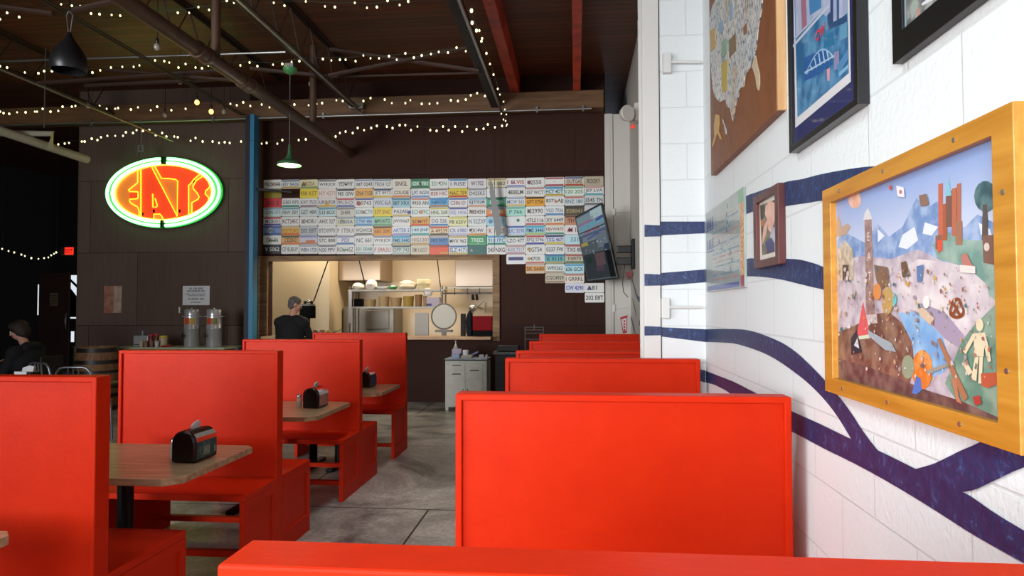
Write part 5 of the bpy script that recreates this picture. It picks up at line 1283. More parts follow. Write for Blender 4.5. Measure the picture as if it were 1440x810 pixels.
mb = MB(); mb.box(PY(584, 440, 11.55).x, PY(603, 440, 11.55).x, 11.52, 11.56, .951, PY(590, 440, 11.55).z); tag(mb.build('steel_sheet_pan', mat('pan_steel', '#7d786e', .45, .4)), 'upright steel sheet pan left of the round pan lid', 'pan')
p = PY(596.5, 462, 11.3)
mb = MB(); mb.lathe([(.03, 0), (.036, .03), (.034, .06), (.015, .07)], (p.x, 11.3, .951), 14); tag(mb.build('yellow_scrubber', mat('scrubber_yellow', '#b89a1c', .6), smooth=True), 'yellow scrubber on the kitchen counter left of the pan lid', 'scrubber')
# ================================================================== WHITE CABINET UNDER THE LEDGE
yc = 9.93
a, b = PY(626, 503, yc), PY(684.5, 503, yc); ztp = PY(650, 504.5, yc).z
x0, x1 = a.x, b.x
t = thing('metal_cabinet', ((x0+x1)/2, yc+.22, 0), 'old white metal cabinet with three drawers and a dark edged top below the hatch', 'cabinet')
CABW = mat('cabinet_enamel', '#c6c6bb', .45, noise=(12, '#d2d1c6', .4, .7))
mb = MB(); mb.box(x0, x1, yc, yc+.44, .05, ztp-.03); mb.build('carcass', CABW, t, bevel=.006)
for x in (x0+.025, x1-.025):
    for y in (yc+.03, yc+.41):
        mb = MB(); mb.box(x-.022, x+.022, y-.022, y+.022, .0, .05); mb.build('foot', CABW, t)
mb = MB(); mb.box(x0-.01, x1+.01, yc-.012, yc+.45, ztp-.03, ztp-.012); mb.build('edge_band', BLACKP, t)
mb = MB(); mb.box(x0-.008, x1+.008, yc-.008, yc+.448, ztp-.012, ztp); mb.build('worktop', mat('cabinet_top', '#98a2ac', .4), t, bevel=.003)
w = x1-x0; zz = lambda v: PY(650, v, yc).z
dr = [(x0+.045, x0+w*.48, 519, 509, 'drawer'), (x0+.045, x0+w*.48, 532, 520.5, 'drawer'), (x0+w*.51, x1-.06, 531.5, 510.5, 'drawer')]
for (p, q, v0, v1, nm) in dr:
    mb = MB(); mb.box(p, q, yc-.012, yc-.0005, zz(v0), zz(v1)); o = mb.build(nm, CABW, t, bevel=.003)
    cx = (p+q)/2; cz_ = (zz(v0)+zz(v1))/2
    mb = MB(); mb.tube([(cx-.06, yc-.013, cz_), (cx-.045, yc-.035, cz_+.006), (cx+.045, yc-.035, cz_+.006), (cx+.06, yc-.013, cz_)], .007, 8); mb.build('handle', mat('dark_chrome', '#6a6a66', .3, .9), o, smooth=True)
for (p, q) in ((x0+.045, x0+w*.485), (x0+w*.495, x1-.06)):
    mb = MB(); mb.box(p, q, yc-.012, yc-.0005, .07, zz(534.5)); o = mb.build('door', CABW, t, bevel=.003)
    mb = MB(); mb.ball(((q-.03) if p < x0+.1 else (p+.03), yc-.022, zz(548)), .012, 6); mb.build('knob', mat('dark_chrome', '#6a6a66', .3, .9), o, smooth=True)
ZT = ztp+.0006
p = PY(640.5, 490, yc+.2)
t = thing('soap_bottle', (p.x, yc+.22, ZT), 'clear pump bottle standing behind cartons on the white cabinet', 'bottle')
mb = MB(); mb.lathe([(.036, 0), (.04, .01), (.04, .13), (.03, .165), (.014, .175)], (p.x, yc+.22, ZT), 16); mb.build('bottle', mat('clear_plastic', '#b4b0a4', .15), t, smooth=True)
mb = MB(); mb.lathe([(.016, .175), (.016, .20), (.006, .205), (.006, .235), (.012, .24), (.012, .252)], (p.x, yc+.22, ZT), 12); mb.build('pump', WHITEP, t, smooth=True)
mb = MB(); mb.box(p.x-.005, p.x+.004, yc+.17, yc+.215, ZT+.24, ZT+.25); mb.build('spout', WHITEP, t)
def cbox(name, u0_, u1_, v0_, v1_, y, d, h, lab, z=None, cat='carton'):
    a, b = PY(u0_, v1_, y), PY(u1_, v0_, y)
    z0_ = ZT if z is None else z
    mb = MB(); mb.box(a.x, b.x, y, y+d, z0_, z0_+(b.z-a.z)); o = mb.build(name, mat('c_'+h[1:], h, .6), bevel=.003)
    return tag(o, lab, cat), z0_+(b.z-a.z)
o, zt1 = cbox('pale_blue_carton', 635, 646, 497, 503.5, yc+.05, .12, '#9aa8c0', 'pale blue carton at the left front of the white cabinet top')
cbox('lilac_carton', 635.5, 648, 490.5, 496.8, yc+.05, .12, '#b0a8bc', 'lilac carton stacked on the pale blue carton', zt1+.0006)
o, zt2 = cbox('cream_tray', 648.5, 663, 498.8, 503, yc+.06, .16, '#a8a498', 'cream tray in the middle of the white cabinet top', cat='tray')
p = PY(654.5, 496, yc+.1)
mb = MB(); mb.lathe([(.045, 0), (.045, .07), (.04, .075)], (p.x, yc+.12, zt2+.0006), 18); tag(mb.build('paper_roll', PAPER, smooth=True), 'white paper roll standing in the cream tray', 'roll')
a = PY(660, 497, yc+.15)
mb = MB(); mb.obox((a.x+.05, yc+.28, ZT+.055), (1, 0, .45), .07, (0, 1, 0), .05, .012); tag(mb.build('blue_packet', mat('c_blue', '#7486b4', .6)), 'blue grey packet leaning on the cream tray', 'packet')
for k, (u0_, u1_, lab) in enumerate(((674, 680, 'left small white box at the right end of the white cabinet'), (682.8, 689, 'right small white box at the right end of the white cabinet'))):
    cbox('white_box', u0_-.5, u1_-3.5 if k else u1_, 498, 503, yc+.06, .07, '#b9bac4', lab, cat='box')
# wire rack and dark cart behind the right booths
yr_ = 8.6
xs_ = [PY(u, 470, yr_).x for u in (738.5, 764)]; zr = [PY(750, v, yr_).z for v in (460, 464, 468.5, 477)]
t = thing('wire_rack', (sum(xs_)/2, yr_, 0), 'thin wire rack standing behind the far right booths', 'rack')
for x in xs_:
    mb = MB(); mb.tube([(x, yr_, 0), (x, yr_, zr[0])], .0045, 6); mb.build('post', mat('rack_wire', '#5a5754', .5, .3), t)
for z in zr:
    mb = MB(); mb.tube([(xs_[0], yr_, z), (xs_[1], yr_, z)], .004, 6); mb.build('rung', mat('rack_wire', '#5a5754', .5, .3), t)
mb = MB(); mb.tube([(sum(xs_)/2, yr_, zr[1]), (sum(xs_)/2, yr_, zr[0]+.035)], .0045, 6); mb.build('top_peg', mat('rack_wire', '#5a5754', .5, .3), t)
mb = MB(); mb.box(xs_[0]-.02, xs_[1]+.02, yr_-.15, yr_+.15, 0, .012); mb.build('foot', mat('rack_wire', '#5a5754', .5, .3), t)
a, b = PY(693, 495, 9.6), PY(735, 495, 9.6)
t = thing('black_cart', ((a.x+b.x)/2, 9.8, 0), 'black serving cart in the dark beside the white cabinet', 'cart')
mb = MB(); mb.box(a.x, b.x+.25, 9.6, 10.0, .84, .88); mb.build('top', mat('cart_top', '#2c2624', .4), t, bevel=.004)
mb = MB(); mb.box(a.x+.03, b.x+.22, 9.63, 9.97, .02, .835); mb.build('body', mat('cart_black', '#141313', .6), t, bevel=.004)
mb = MB(); mb.box(a.x+.05, a.x+.36, 9.66, 9.9, .8806, .96); tag(mb.build('black_box', mat('cart_black', '#141313', .6), bevel=.01), 'flat black box on top of the dark cart', 'box')

# ================================================================== DRINKS TABLE, URNS, CONDIMENTS, BARREL
yd = 9.85
a, b = PY(157, 488, yd), PY(302, 489, yd); zd = PY(230, 488.5, yd).z
t = thing('drinks_table', ((a.x+b.x)/2, yd+.3, 0), 'pale edged drinks table against the brown wall carrying two steel urns', 'table')
mb = MB(); mb.box(a.x, b.x+.15, yd, yd+.62, zd-.03, zd); mb.build('tabletop', mat('pale_laminate', '#a9b096', .35), t, bevel=.004)
for x in (a.x+.08, b.x+.07):
    for y in (yd+.06, yd+.56):
        mb = MB(); mb.box(x-.03, x+.03, y-.03, y+.03, 0, zd-.03); mb.build('leg', ALU, t)
URNST = mat('urn_steel', '#b4b5b6', .3, .45)
def urn(u, lab, knobside):
    p = PY(u, 460, yd+.15); r = .112; x, y, z = p.x, yd+.22, zd+.0006; H = PY(u, 435, yd+.2).z-z
    t = thing('drink_urn', (x, y, z), lab, 'drink urn', 'steel drink urns')
    mb = MB(); mb.lathe([(r*.97, 0), (r, .01), (r, H*.48), (r*1.02, H*.485), (r*1.02, H*.5), (r, H*.505), (r, H*.80)], (x, y, z), 28); mb.build('tank', URNST, t, smooth=True)
    mb = MB(); mb.lathe([(r*1.03, H*.80), (r*1.03, H*.83), (r*.98, H*.84), (r*.98, H*.98), (r*.9, H), (.015, H*1.005)], (x, y, z), 28); mb.build('lid', URNST, t, smooth=True)
    mb = MB(); mb.lathe([(.014, H*1.0), (.016, H*1.03), (.006, H*1.045)], (x, y, z), 10); mb.build('lid_knob', CHROME, t, smooth=True)
    for s in (-1, 1):
        mb = MB(); mb.box(x+s*(r+.02)-.03, x+s*(r+.02)+.03, y-.015, y+.015, z+H*.80, z+H*.815); mb.build('handle', URNST, t)
    mb = MB()   # label wrapped round the front
    n = 10; v = []
    for k in range(n+1):
        ang = R(-140+100*k/n)
        for zz_ in (H*.60, H*.77): v.append((x+(r+.0015)*math.cos(ang), y+(r+.0015)*math.sin(ang), z+zz_))
    for k in range(n):
        mb.add([v[2*k], v[2*k+2], v[2*k+3], v[2*k+1]], [(0, 1, 2, 3)], ink('#b83c20') if (k in (2, 3, 4, 5)) else ink('#b8943c') if knobside else ink('#7f7a44'))
    mb.flat = True; mb.build('label', None, t)
    mb = MB(); mb.box(x-.075, x-.045, y-r-.05, y-r*.75, z+H*.28, z+H*.31); mb.box(x-.068, x-.052, y-r-.05, y-r-.03, z+H*.22, z+H*.38); mb.build('tap', BLACKP, t)
    return t
urn(266.5, 'left steel drink urn with an oval orange label under the paper notice', 1)
urn(298, 'right steel drink urn with a square red label next to the blue column', 0)
p = PY(253, 436, YB-.01)
mb = MB(); mb.box(p.x-.012, p.x+.012, YB-.03, YB-.001, p.z-.05, p.z+.05); tag(mb.build('wall_switch', WHITEP, bevel=.003), 'narrow white switch on the brown wall left of the urns', 'switch')
y_ = yd+.12
def dpos(u): return PY(u, 480, y_).x
x = dpos(197); 
t = thing('napkin_box', (x, y_, zd), 'silver napkin box at the left end of the drinks table', 'napkin box')
mb = MB(); mb.box(dpos(187.5), dpos(208), y_, y_+.16, zd+.0006, PY(197, 472, y_).z); mb.build('case', URNST, t, bevel=.006)
mb = MB(); mb.box(dpos(189), dpos(202), y_-.004, y_-.0002, zd+.03, zd+.04); mb.build('slot', BLACKP, t)
zt_ = PY(197, 472, y_).z
for k, (du, h) in enumerate(((-4, .05), (0, .075), (4, .06))):
    mb = MB(); mb.tube([(x+du*.011, y_+.06, zt_+.0008), (x+du*.016, y_+.06, zt_+h)], .010, 8); tag(mb.build('pen', (BLACKP, mat('pen_grey', '#8a93a4', .4), mat('pen_blue', '#232a4a', .4))[k], smooth=True), ('left black', 'middle grey', 'right blue')[k]+' utensil standing on the silver napkin box', 'utensil', 'utensils on the napkin box')
def jar(name, u, r, vt, m, lidm, lab):
    x_ = dpos(u); H = PY(u, vt, y_).z-zd
    t = thing(name, (x_, y_-.0, zd+.0006), lab, 'jar')
    mb = MB(); mb.lathe([(r*.95, 0), (r, .01), (r, H*.78), (r*.8, H*.84)], (x_, y_+.02, zd+.0006), 16); mb.build('jar_body', m, t, smooth=True)
    mb = MB(); mb.lathe([(r*.98, H*.84), (r*.98, H*.98), (r*.9, H)], (x_, y_+.02, zd+.0006), 16); mb.build('lid', lidm, t, smooth=True)
jar('sauce_bottle', 211.5, .034, 470, mat('jar_red', '#7a2420', .3), mat('lid_red', '#a82430', .4), 'red capped sauce bottle right of the silver napkin box')
jar('sauce_bottle', 219, .034, 469, mat('jar_dark', '#5c3a34', .3), mat('lid_red', '#a82430', .4), 'dark sauce bottle with a red cap, second in the condiment row')
jar('condiment_jar', 229, .062, 472, mat('jar_pale', '#b4a684', .3), mat('lid_yellow', '#c8b428', .4), 'wide pale jar with a yellow lid among the condiments')
for k, (u, h, lab) in enumerate(((203.5, '#b8ab90', 'pale paper cup in front of the silver napkin box'), (209.5, '#8a6a54', 'brown small packet caddy in front of the sauce bottles'), (217.5, '#8a5a54', 'reddish small packet caddy in front of the sauce bottles'), (225, '#c4c2b8', 'white paper cup in front of the yellow lidded jar'))):
    x_ = dpos(u); mb = MB(); mb.lathe([(.026, 0), (.034, .09), (.036, .095)], (x_, y_-.075, zd+.0006), 14); tag(mb.build('paper_cup', mat('cup_'+h[1:], h, .6), smooth=True), lab, 'cup', 'cups and caddies on the drinks table')
x_ = dpos(235); mb = MB(); mb.obox((x_+.03, y_-.06, zd+.02), (1, 0, .08), .075, (0, 1, 0), .03, .014); tag(mb.build('red_bottle', mat('red_plastic', '#9c1420', .35), bevel=.01), 'red squeeze bottle lying on the drinks table', 'bottle')
# whiskey barrel
p = PY(136.5, 487.5, 9.5); r = (PY(164, 500, 9.5).x-PY(109, 500, 9.5).x)/2; H = p.z
t = thing('whiskey_barrel', (p.x, 9.52, 0), 'old wooden whiskey barrel with dark hoops at the end of the brown wall', 'barrel')
pr_ = lambda f: r*(.84+.16*math.sin(PI*f))
mb = MB(); mb.lathe([(pr_(k/12), H*k/12) for k in range(13)]+[(pr_(1)-.025, H), (pr_(1)-.03, H-.03)], (p.x, 9.52, 0), 32); mb.build('staves', STAVE, t, smooth=True)
HOOP = mat('hoop_iron', '#3a3836', .45, .7)
for f0, f1 in ((.02, .08), (.22, .28), (.36, .40), (.60, .64), (.74, .80), (.92, .985)):
    mb = MB(); mb.lathe([(pr_(f0)+.001, H*f0), (pr_(f0)+.006, H*f0), (pr_(f1)+.006, H*f1), (pr_(f1)+.001, H*f1)], (p.x, 9.52, 0), 32)
    mb.f = [f for f in mb.f if len(f) == 4]; mb.m = mb.m[:len(mb.f)]
    mb.build('hoop', HOOP, t, smooth=True)
# ================================================================== FAR LEFT ROOM
yD = 15.5
a, b = PY(55, 384, yD), PY(98, 384, yD)
t = thing('wooden_door', ((a.x+b.x)/2, yD, 0), 'dark brown wooden door at the back of the dark room on the left', 'door')
mb = MB(); mb.box(a.x, b.x, yD, yD+.05, .005, a.z); mb.build('leaf', wood('door_wood', '#2c1812', '#3c2018', 2, 2, .5, 8), t, bevel=.006)
p = PY(92.5, 452, yD-.05)
mb = MB(); mb.tube([(p.x, yD-.002, p.z+.22), (p.x, yD-.06, p.z+.16), (p.x, yD-.06, p.z-.16), (p.x, yD-.002, p.z-.22)], .022, 8); mb.build('handle', mat('door_pull', '#6a5f58', .35, .8), t, smooth=True)
pa, pb = PY(70.5, 412, yD), PY(81.5, 430, yD)
mb = MB(); mb.flat = True; mb.box(pa.x, pb.x, yD-.006, yD-.0006, pb.z, pa.z, mat('door_notice', '#6f6048', .6))
for k in range(4): mb.box(pa.x+.03, pb.x-.03, yD-.0068, yD-.0061, pa.z-.07-k*.06, pa.z-.05-k*.06, ink('#3c3428'))
tag(mb.build('door_notice'), 'small tan notice fixed to the dark brown door', 'notice')
DAY = mat('daylight_window', '#c8d4dc', .3, emit='#dfe8f0', estr=1.0)
def lit_window(n, u0, v0, u1, v1, y, bars):
    a, b = PY(u0, v0, y), PY(u1, v1, y)
    mb = MB(); mb.flat = True; mb.box(a.x, b.x, y+.02, y+.03, b.z, a.z, DAY)
    for q in bars:
        pts = [PY(u, v, y+.01) for u, v in q]; mb.prism(pts, (0, .009, 0), mat('window_bar', '#23282c', .6))
    o = struct(mb, 'window_%d' % n, None); return o
lit_window(1, 97.5, 387, 110, 448, 15.9, [[(98, 395), (111, 408), (111, 403), (98, 391)], [(98, 404), (111, 421), (111, 440), (98, 440)], [(98, 440), (111, 440), (111, 446), (98, 446)]])
lit_window(2, 52.4, 400, 55.2, 443, 15.9, [])
lit_window(3, 99, 466, 103, 481, 15.9, [])
mb = MB(); mb.box(PY(98, 500, 15.8).x, PY(107, 500, 15.8).x, 15.78, 15.8, 0, PY(100, 487, 15.8).z); tag(mb.build('light_panel', mat('pale_plank', '#8a7a60', .6)), 'pale plank leaning beside the dark brown door', 'plank')
p = PY(96, 353, 14.8)
t = thing('exit_sign', (p.x, 14.8, p.z-.13), 'small glowing red EXIT sign in the dark room on the left', 'exit sign')
mb = MB(); mb.box(p.x-.19, p.x+.14, 14.8, 14.86, p.z-.10, p.z+.10); mb.build('housing', mat('exit_housing', '#3a1a16', .5), t)
mb = MB(); mb.tube([(p.x, 14.83, p.z+.10), (p.x, 14.83, ZC-.001)], .012, 6); mb.build('hanger', BLACKM, t)
mb = MB(); mb.flat = True; mb.box(p.x-.085, p.x+.13, 14.796, 14.799, p.z-.085, p.z+.085, mat('exit_red', '#ff3020', .5, emit='#ff2a1c', estr=1.6))
put_text(mb, 'EXIT', (p.x+.022, 14.795, p.z), (1, 0, 0), (0, 0, 1), .10, mat('exit_letters', '#2a0a08', .6), width=.18, bold=.02); mb.build('lit_face', None, t)
# ================================================================== UNDER THE ROOF
STEELJ = mat('joist_steel', '#3a2a22', .55)
def joist(label, X, zt, zb, y0, y1, step=.62, w=.045, m=STEELJ):
    t = thing('bar_joist', (X, (y0+y1)/2, zb), label, 'roof joist', 'open web roof joists')
    for z, nm in ((zt, 'top_chord'), (zb, 'bottom_chord')):
        for s in (-1, 1):
            mb = MB(); mb.box(X+s*.012 if s > 0 else X-.012-w, X+.012+w if s > 0 else X-.012, y0, y1, z-.006, z+.006); mb.box(X+s*.012-.003, X+s*.012+.003, y0, y1, z-w if nm == 'top_chord' else z, z if nm == 'top_chord' else z+w)
            mb.build(nm, m, t)
    pts = []; y = y0; k = 0
    while y < y1: pts.append((X, y, zt-.01 if k % 2 else zb+.01)); y += step/2; k += 1
    mb = MB(); mb.tube(pts, .010, 6); mb.build('web_rod', m, t)
    return t
joist('open web steel roof joist in the middle of the ceiling, beside the green canopied lamp', -3.44, 5.19, 4.66, 2.0, 10.5)
joist('open web steel roof joist behind the fat brown pipe at the upper left', -4.72, 5.19, 4.70, 2.0, 10.5)
joist('open web steel roof joist far to the left over the black pendant', -7.6, 5.19, 4.70, 2.0, 10.5)
def bar(name, a, b, label, cat, m=STEELJ, r=.018, n=8, group=None):
    mb = MB(); mb.tube([a, b], r, n); return tag(mb.build(name, m, smooth=True), label, cat, group)
# cross bracing between the joists
BRC = mat('brace_steel', '#4a352c', .55)
G_ = 'cross braces between the roof joists'
for k, (u0, v0, u1, v1, y, lab) in enumerate(((462, 106, 662, 66, 8.7, 'rising cross brace right of the middle joist'), (464, 69, 674, 99.5, 8.75, 'falling cross brace right of the middle joist'), (470, 108, 684, 102, 8.9, 'level brace right of the middle joist'),
                                         (52, 117, 320, 98, 8.7, 'rising cross brace left of the fat brown pipe'), (150, 98, 330, 113, 8.75, 'falling cross brace left of the fat brown pipe'), (120, 120, 340, 110, 8.9, 'level brace left of the fat brown pipe'),
                                         (0, 9, 75, 19, 6.6, 'short brace in the top left corner above the black pendant'), (92, 16, 175, -2, 6.6, 'second short brace near the top left corner'), (352, 96, 470, 108, 8.9, 'level brace left of the middle joist'))):
    bar('cross_brace', PY(u0, v0, y), PY(u1, v1, y), lab, 'brace', BRC, .028 if k != 2 else .016, 6, G_)
# pipes and conduits
PIPE = mat('brown_pipe', '#5c4434', .5, noise=(6, '#4c372b', .4, .7))
t = thing('sprinkler_pipe', (-3.66, 6.5, 4.02), 'fat brown sprinkler pipe running under the roof at the upper left', 'pipe')
mb = MB(); mb.tube([(-3.66, .5, 4.02), (-3.66, YB-.001, 4.02)], .072, 16); mb.build('main_pipe', PIPE, t, smooth=True)
for y in (6.35, 7.25):
    mb = MB(); mb.lathe([(.082, -.11), (.09, -.10), (.09, -.06), (.08, -.05), (.08, .05), (.09, .06), (.09, .10), (.082, .11)], (-3.66, y, 4.02), 16, axis='y'); mb.build('coupling', PIPE, t, smooth=True)
p = PY(426, 168, 9.2)
mb = MB(); mb.tube([(-3.66, 9.2, 4.05), (-3.66, 9.2, 5.19)], .05, 12); mb.build('riser', PIPE, t, smooth=True)
mb = MB(); mb.tube([(-3.66, 6.6, 4.06), (-3.66, 6.6, 5.19)], .045, 12); mb.build('riser', PIPE, t, smooth=True)
bar('silver_conduit', (-3.37, 1.5, 4.60), (-3.37, 10.45, 4.60), 'silver conduit running away from the camera past the green canopied lamp', 'conduit', STEEL, .017)
bar('silver_conduit', (-1.13, .5, 4.52), (-1.13, 10.45, 4.52), 'silver conduit wound with fairy lights beside the left red beam', 'conduit', STEEL, .020)
mb = MB(); mb.box(-1.30, -1.19, .5, 10.48, 4.62, 4.80); tag(mb.build('steel_channel', mat('dark_channel', '#1d1714', .6), bevel=.004), 'dark steel channel beside the silver conduit near the left red beam', 'beam')
p = PY(500, 148, 10.4)
mb = MB(); mb.box(p.x-.10, p.x+.12, 10.38, 10.46, p.z-.05, p.z+.03); tag(mb.build('junction_box', STEEL, bevel=.004), 'silver junction box at the far end of the middle conduit', 'junction box')
a, b = PY(0, 85.5, 8.3), PY(402, 73, 8.3); z = 4.60
bar('silver_conduit', (a.x-2, 8.3, a.z), (b.x, 8.3, b.z), 'silver conduit crossing behind the black pendant to the green lamp canopy', 'conduit', STEEL, .016)
a, b = PY(0, 173, 10.47), PY(832, 155, 10.47)
t = thing('girder_conduit', ((a.x+b.x)/2, 10.47, 4.5), 'long silver conduit clipped along the wooden girder at the back wall', 'conduit')
zc = PY(400, 165, 10.47).z
mb = MB(); mb.tube([(a.x-1, 10.47, zc), (b.x, 10.47, zc)], .017, 8); mb.build('conduit', STEEL, t, smooth=True)
for u in (128, 300, 455, 755, 820):
    x = PY(u, 165, 10.47).x
    mb = MB(); mb.box(x-.015, x+.015, 10.45, 10.50, zc-.04, zc+.05); mb.build('clip', STEEL, t)
bar('lit_conduit', (-6.5, 2.5, 4.22), (-6.5, 10.45, 4.22), 'thin conduit at the left catching the green glow of the neon sign', 'conduit', mat('pale_conduit', '#8f8f78', .4, .5), .016)
for k, x in enumerate((-5.33, -5.28)):
    bar('thin_rod', (x, 2, 4.60), (x, 10.4, 4.60), ('left', 'right')[k]+' of two thin parallel rods running to the girder near the blue column', 'rod', mat('rod_steel', '#4c4434', .5), .013, 6, 'thin parallel rods')
# white pipe end at the far left
a, b = PY(-20, 177, 8.2), PY(123, 224.5, 9.6)
t = thing('white_pipe', tuple(b), 'white pipe with a square elbow pointing in from the left edge below the girder', 'pipe')
WPM = mat('white_pvc', '#b6b49c', .4)
mb = MB(); mb.tube([a, b], .062, 14); mb.build('main_pipe', WPM, t, smooth=True)
pts = [PY(-5, 187.5, 8.7), PY(20, 187.5, 8.75), PY(74, 188, 8.8), PY(70, 208, 8.9)]
mb = MB(); mb.tube(pts, .042, 10); mb.build('elbow', WPM, t, smooth=True)
mb = MB(); mb.tube([PY(62, 180, 8.9), (PY(62, 180, 8.9).x, 8.9, ZC-.002)], .008, 6); mb.build('hanger', STEEL, t)
# ------------------------------------------------------------------ pendants
p = PY(97, 76, 5.6)
t = thing('black_pendant', (p.x, 5.6, p.z-.2), 'black teardrop pendant lamp shade hanging at the upper left', 'pendant lamp')
r = .150; zt_ = PY(98, 45, 5.6).z; zb_ = PY(98, 100, 5.6).z; H = zt_-zb_
prof = [(.012, 1.0), (.018, .96), (.028, .88), (.055, .76), (.10, .58), (.135, .40), (r, .22), (r*.98, .08), (r*.93, 0)]
prof2 = prof+[(r*.90, .01), (r*.94, .10), (r*.95, .22), (.128, .40), (.09, .58), (.03, .80)]
mb = MB(); mb.lathe([(a, zb_+H*b) for a, b in prof2], (p.x, 5.6, 0), 30); mb.build('shade', mat('black_shade', '#17181a', .38), t, smooth=True)
mb = MB(); mb.tube([(p.x-.008, 5.6, zt_-.01), (p.x-.03, 5.6, zt_+.15), (p.x-.01, 5.6, zt_+.19), (p.x+.03, 5.6, zt_+.15), (p.x+.008, 5.6, zt_-.01)], .005, 6); mb.build('hanging_loop', STEEL, t, smooth=True)
mb = MB(); mb.tube([(p.x, 5.6, zt_+.19), (p.x, 5.6, ZC-.002)], .006, 6); mb.build('cord', BLACKP, t)
GRNP = mat('green_enamel', '#3a6a44', .35)
p = PY(407, 226, 8.3); zt_ = PY(409, 76, 8.3).z; xg = -3.30
xg = p.x
zlow = PY(407, 234, 8.3).z
t = thing('green_pendant', (xg, 8.3, zlow), 'lit pendant lamp with a flared green shade hanging by the blue column', 'pendant lamp')
prof = [(.014, .28), (.018, .22), (.026, .15), (.05, .10), (.10, .065), (.145, .045), (.152, .02), (.148, .0115), (.138, .040), (.06, .085), (.02, .16)]
mb = MB(); mb.lathe([(a, zlow+b) for a, b in prof], (xg, 8.3, 0), 28); mb.build('shade', GRNP, t, smooth=True)
mb = MB(); mb.lathe([(.006, .010), (.10, .012), (.135, .024), (.135, .030), (.01, .034)], (xg, 8.3, zlow), 24); mb.build('lit_diffuser', mat('warm_lamp', '#fff0d0', .4, emit='#ffedc4', estr=3.0), t, smooth=True)
mb = MB(); mb.tube([(xg, 8.3, zlow+.28), (xg, 8.3, 4.50)], .006, 6); mb.build('cord', mat('grey_cord', '#6a645c', .6), t)
mb = MB(); mb.lathe([(.02, 4.47), (.07, 4.50), (.088, 4.53), (.088, 4.55)], (xg, 8.3, 0), 22); mb.build('canopy', mat('green_canopy', '#4f9a5c', .35), t, smooth=True)
mb = MB(); mb.box(xg-.06, xg+.06, 8.25, 8.35, 4.551, 4.61); mb.build('junction_box', STEEL, t, bevel=.004)
d = bpy.data.lights.new('green_pendant_bulb', 'POINT'); d.energy = 16; d.color = (1, .86, .62); d.shadow_soft_size = .08
lo = bpy.data.objects.new('green_pendant_bulb', d); C.objects.link(lo); lo.location = (xg, 8.3, zlow-.07)
# small hook tag above the neon sign
p = PY(197.5, 208, 10.3)
t = thing('hanging_tag', (p.x, 10.3, p.z-.05), 'small grey tag with a black mark hanging on a wire above the neon sign', 'tag')
mb = MB(); mb.box(p.x-.05, p.x+.05, 10.3, 10.31, p.z-.065, p.z+.05); mb.build('tag_plate', mat('tag_grey', '#7f8078', .6), t, bevel=.004)
mb = MB(); put_text(mb, 'S', (p.x, 10.2992, p.z-.005), (1, 0, 0), (0, 0, 1), .07, ink('#16161a'), bold=.03); mb.flat = True; mb.build('black_mark', None, t)
mb = MB(); mb.tube([(p.x, 10.305, p.z+.05), (p.x+.02, 10.305, 4.58)], .005, 6); mb.build('wire', STEEL, t)
# ------------------------------------------------------------------ clear bulbs hanging from the roof
BULB = mat('clear_bulb', '#a8a398', .1, spec=.8)
BULBON = mat('amber_bulb', '#ffd9a0', .2, emit='#ffb25a', estr=4)
for k, (u, v, y, on, lab) in enumerate(((221, 66, 6.7, 0, 'unlit clear bulb hanging left of the fat brown pipe'), (253, 115, 9.2, 0, 'unlit clear bulb on the thin rods above the girder'), (277, 144, 9.6, 1, 'lit amber bulb, upper of the two in front of the girder'), (297, 157, 9.8, 1, 'lit amber bulb, lower of the two in front of the girder'),
                                       (232, 162, 9.9, 0, 'unlit clear bulb above the left half of the neon sign'), (315, 157, 10.0, 0, 'unlit clear bulb left of the blue column top'), (124, 149, 9.7, 0, 'unlit clear bulb on the green lit conduit'), (437, 118, 9.3, 0, 'unlit clear bulb cluster below the level brace'))):
    p = PY(u, v, y)
    t = thing('hanging_bulb', tuple(p), lab, 'bulb', 'globe bulbs hanging under the roof')
    mb = MB(); mb.ball(p, .034, 8, sc=(1, 1, 1.15)); mb.build('globe', BULBON if on else BULB, t, smooth=True)
    mb = MB(); mb.lathe([(.014, .036), (.017, .04), (.017, .085), (.008, .095)], tuple(p), 10); mb.build('socket', BLACKP, t, smooth=True)
    mb = MB(); mb.tube([(p.x, p.y, p.z+.09), (p.x, p.y, ZC-.002)], .004, 6); mb.build('wire', BLACKP, t)
# ------------------------------------------------------------------ fairy lights
FAIRY = mat('fairy_bulb', '#fff6c0', .3, emit='#fbf0b0', estr=2.6)
WIRE = mat('fairy_wire', '#1d3322', .6)
_fb = None
def fairy(label, pts, y, rb=.020, ends=False):
    global _fb
    P3 = [PY(u, v, y if not callable(y) else y(u)) for u, v in pts]
    t = thing('string_lights', tuple(P3[0]), label, 'string lights', 'strings of fairy lights')
    wp = [p+Vector((0, .01, .035)) for p in P3]
    sm = [wp[0]]+[(wp[i-1]+wp[i]*2+wp[i+1])/4 for i in range(1, len(wp)-1)]+[wp[-1]]
    if ends: sm = [Vector((sm[0].x, sm[0].y, ZC-.002))]+sm+[Vector((sm[-1].x, sm[-1].y, ZC-.002))]
    mb = MB(); mb.tube(sm, .003, 5); mb.build('wire', WIRE, t)
    for p in P3:
        if _fb is None:
            mb = MB(); mb.ball((0, 0, 0), 1, 5, sc=(1, 1, 1.35)); o = mb.build('bulb', FAIRY, None, smooth=True, origin=(0, 0, 0)); _fb = o
        else:
            o = _fb.copy(); C.objects.link(o)
        o.parent = t; o.location = p-WO[t.name]; o.scale = (rb*random.uniform(.8, 1.12),)*3
random.seed(5)
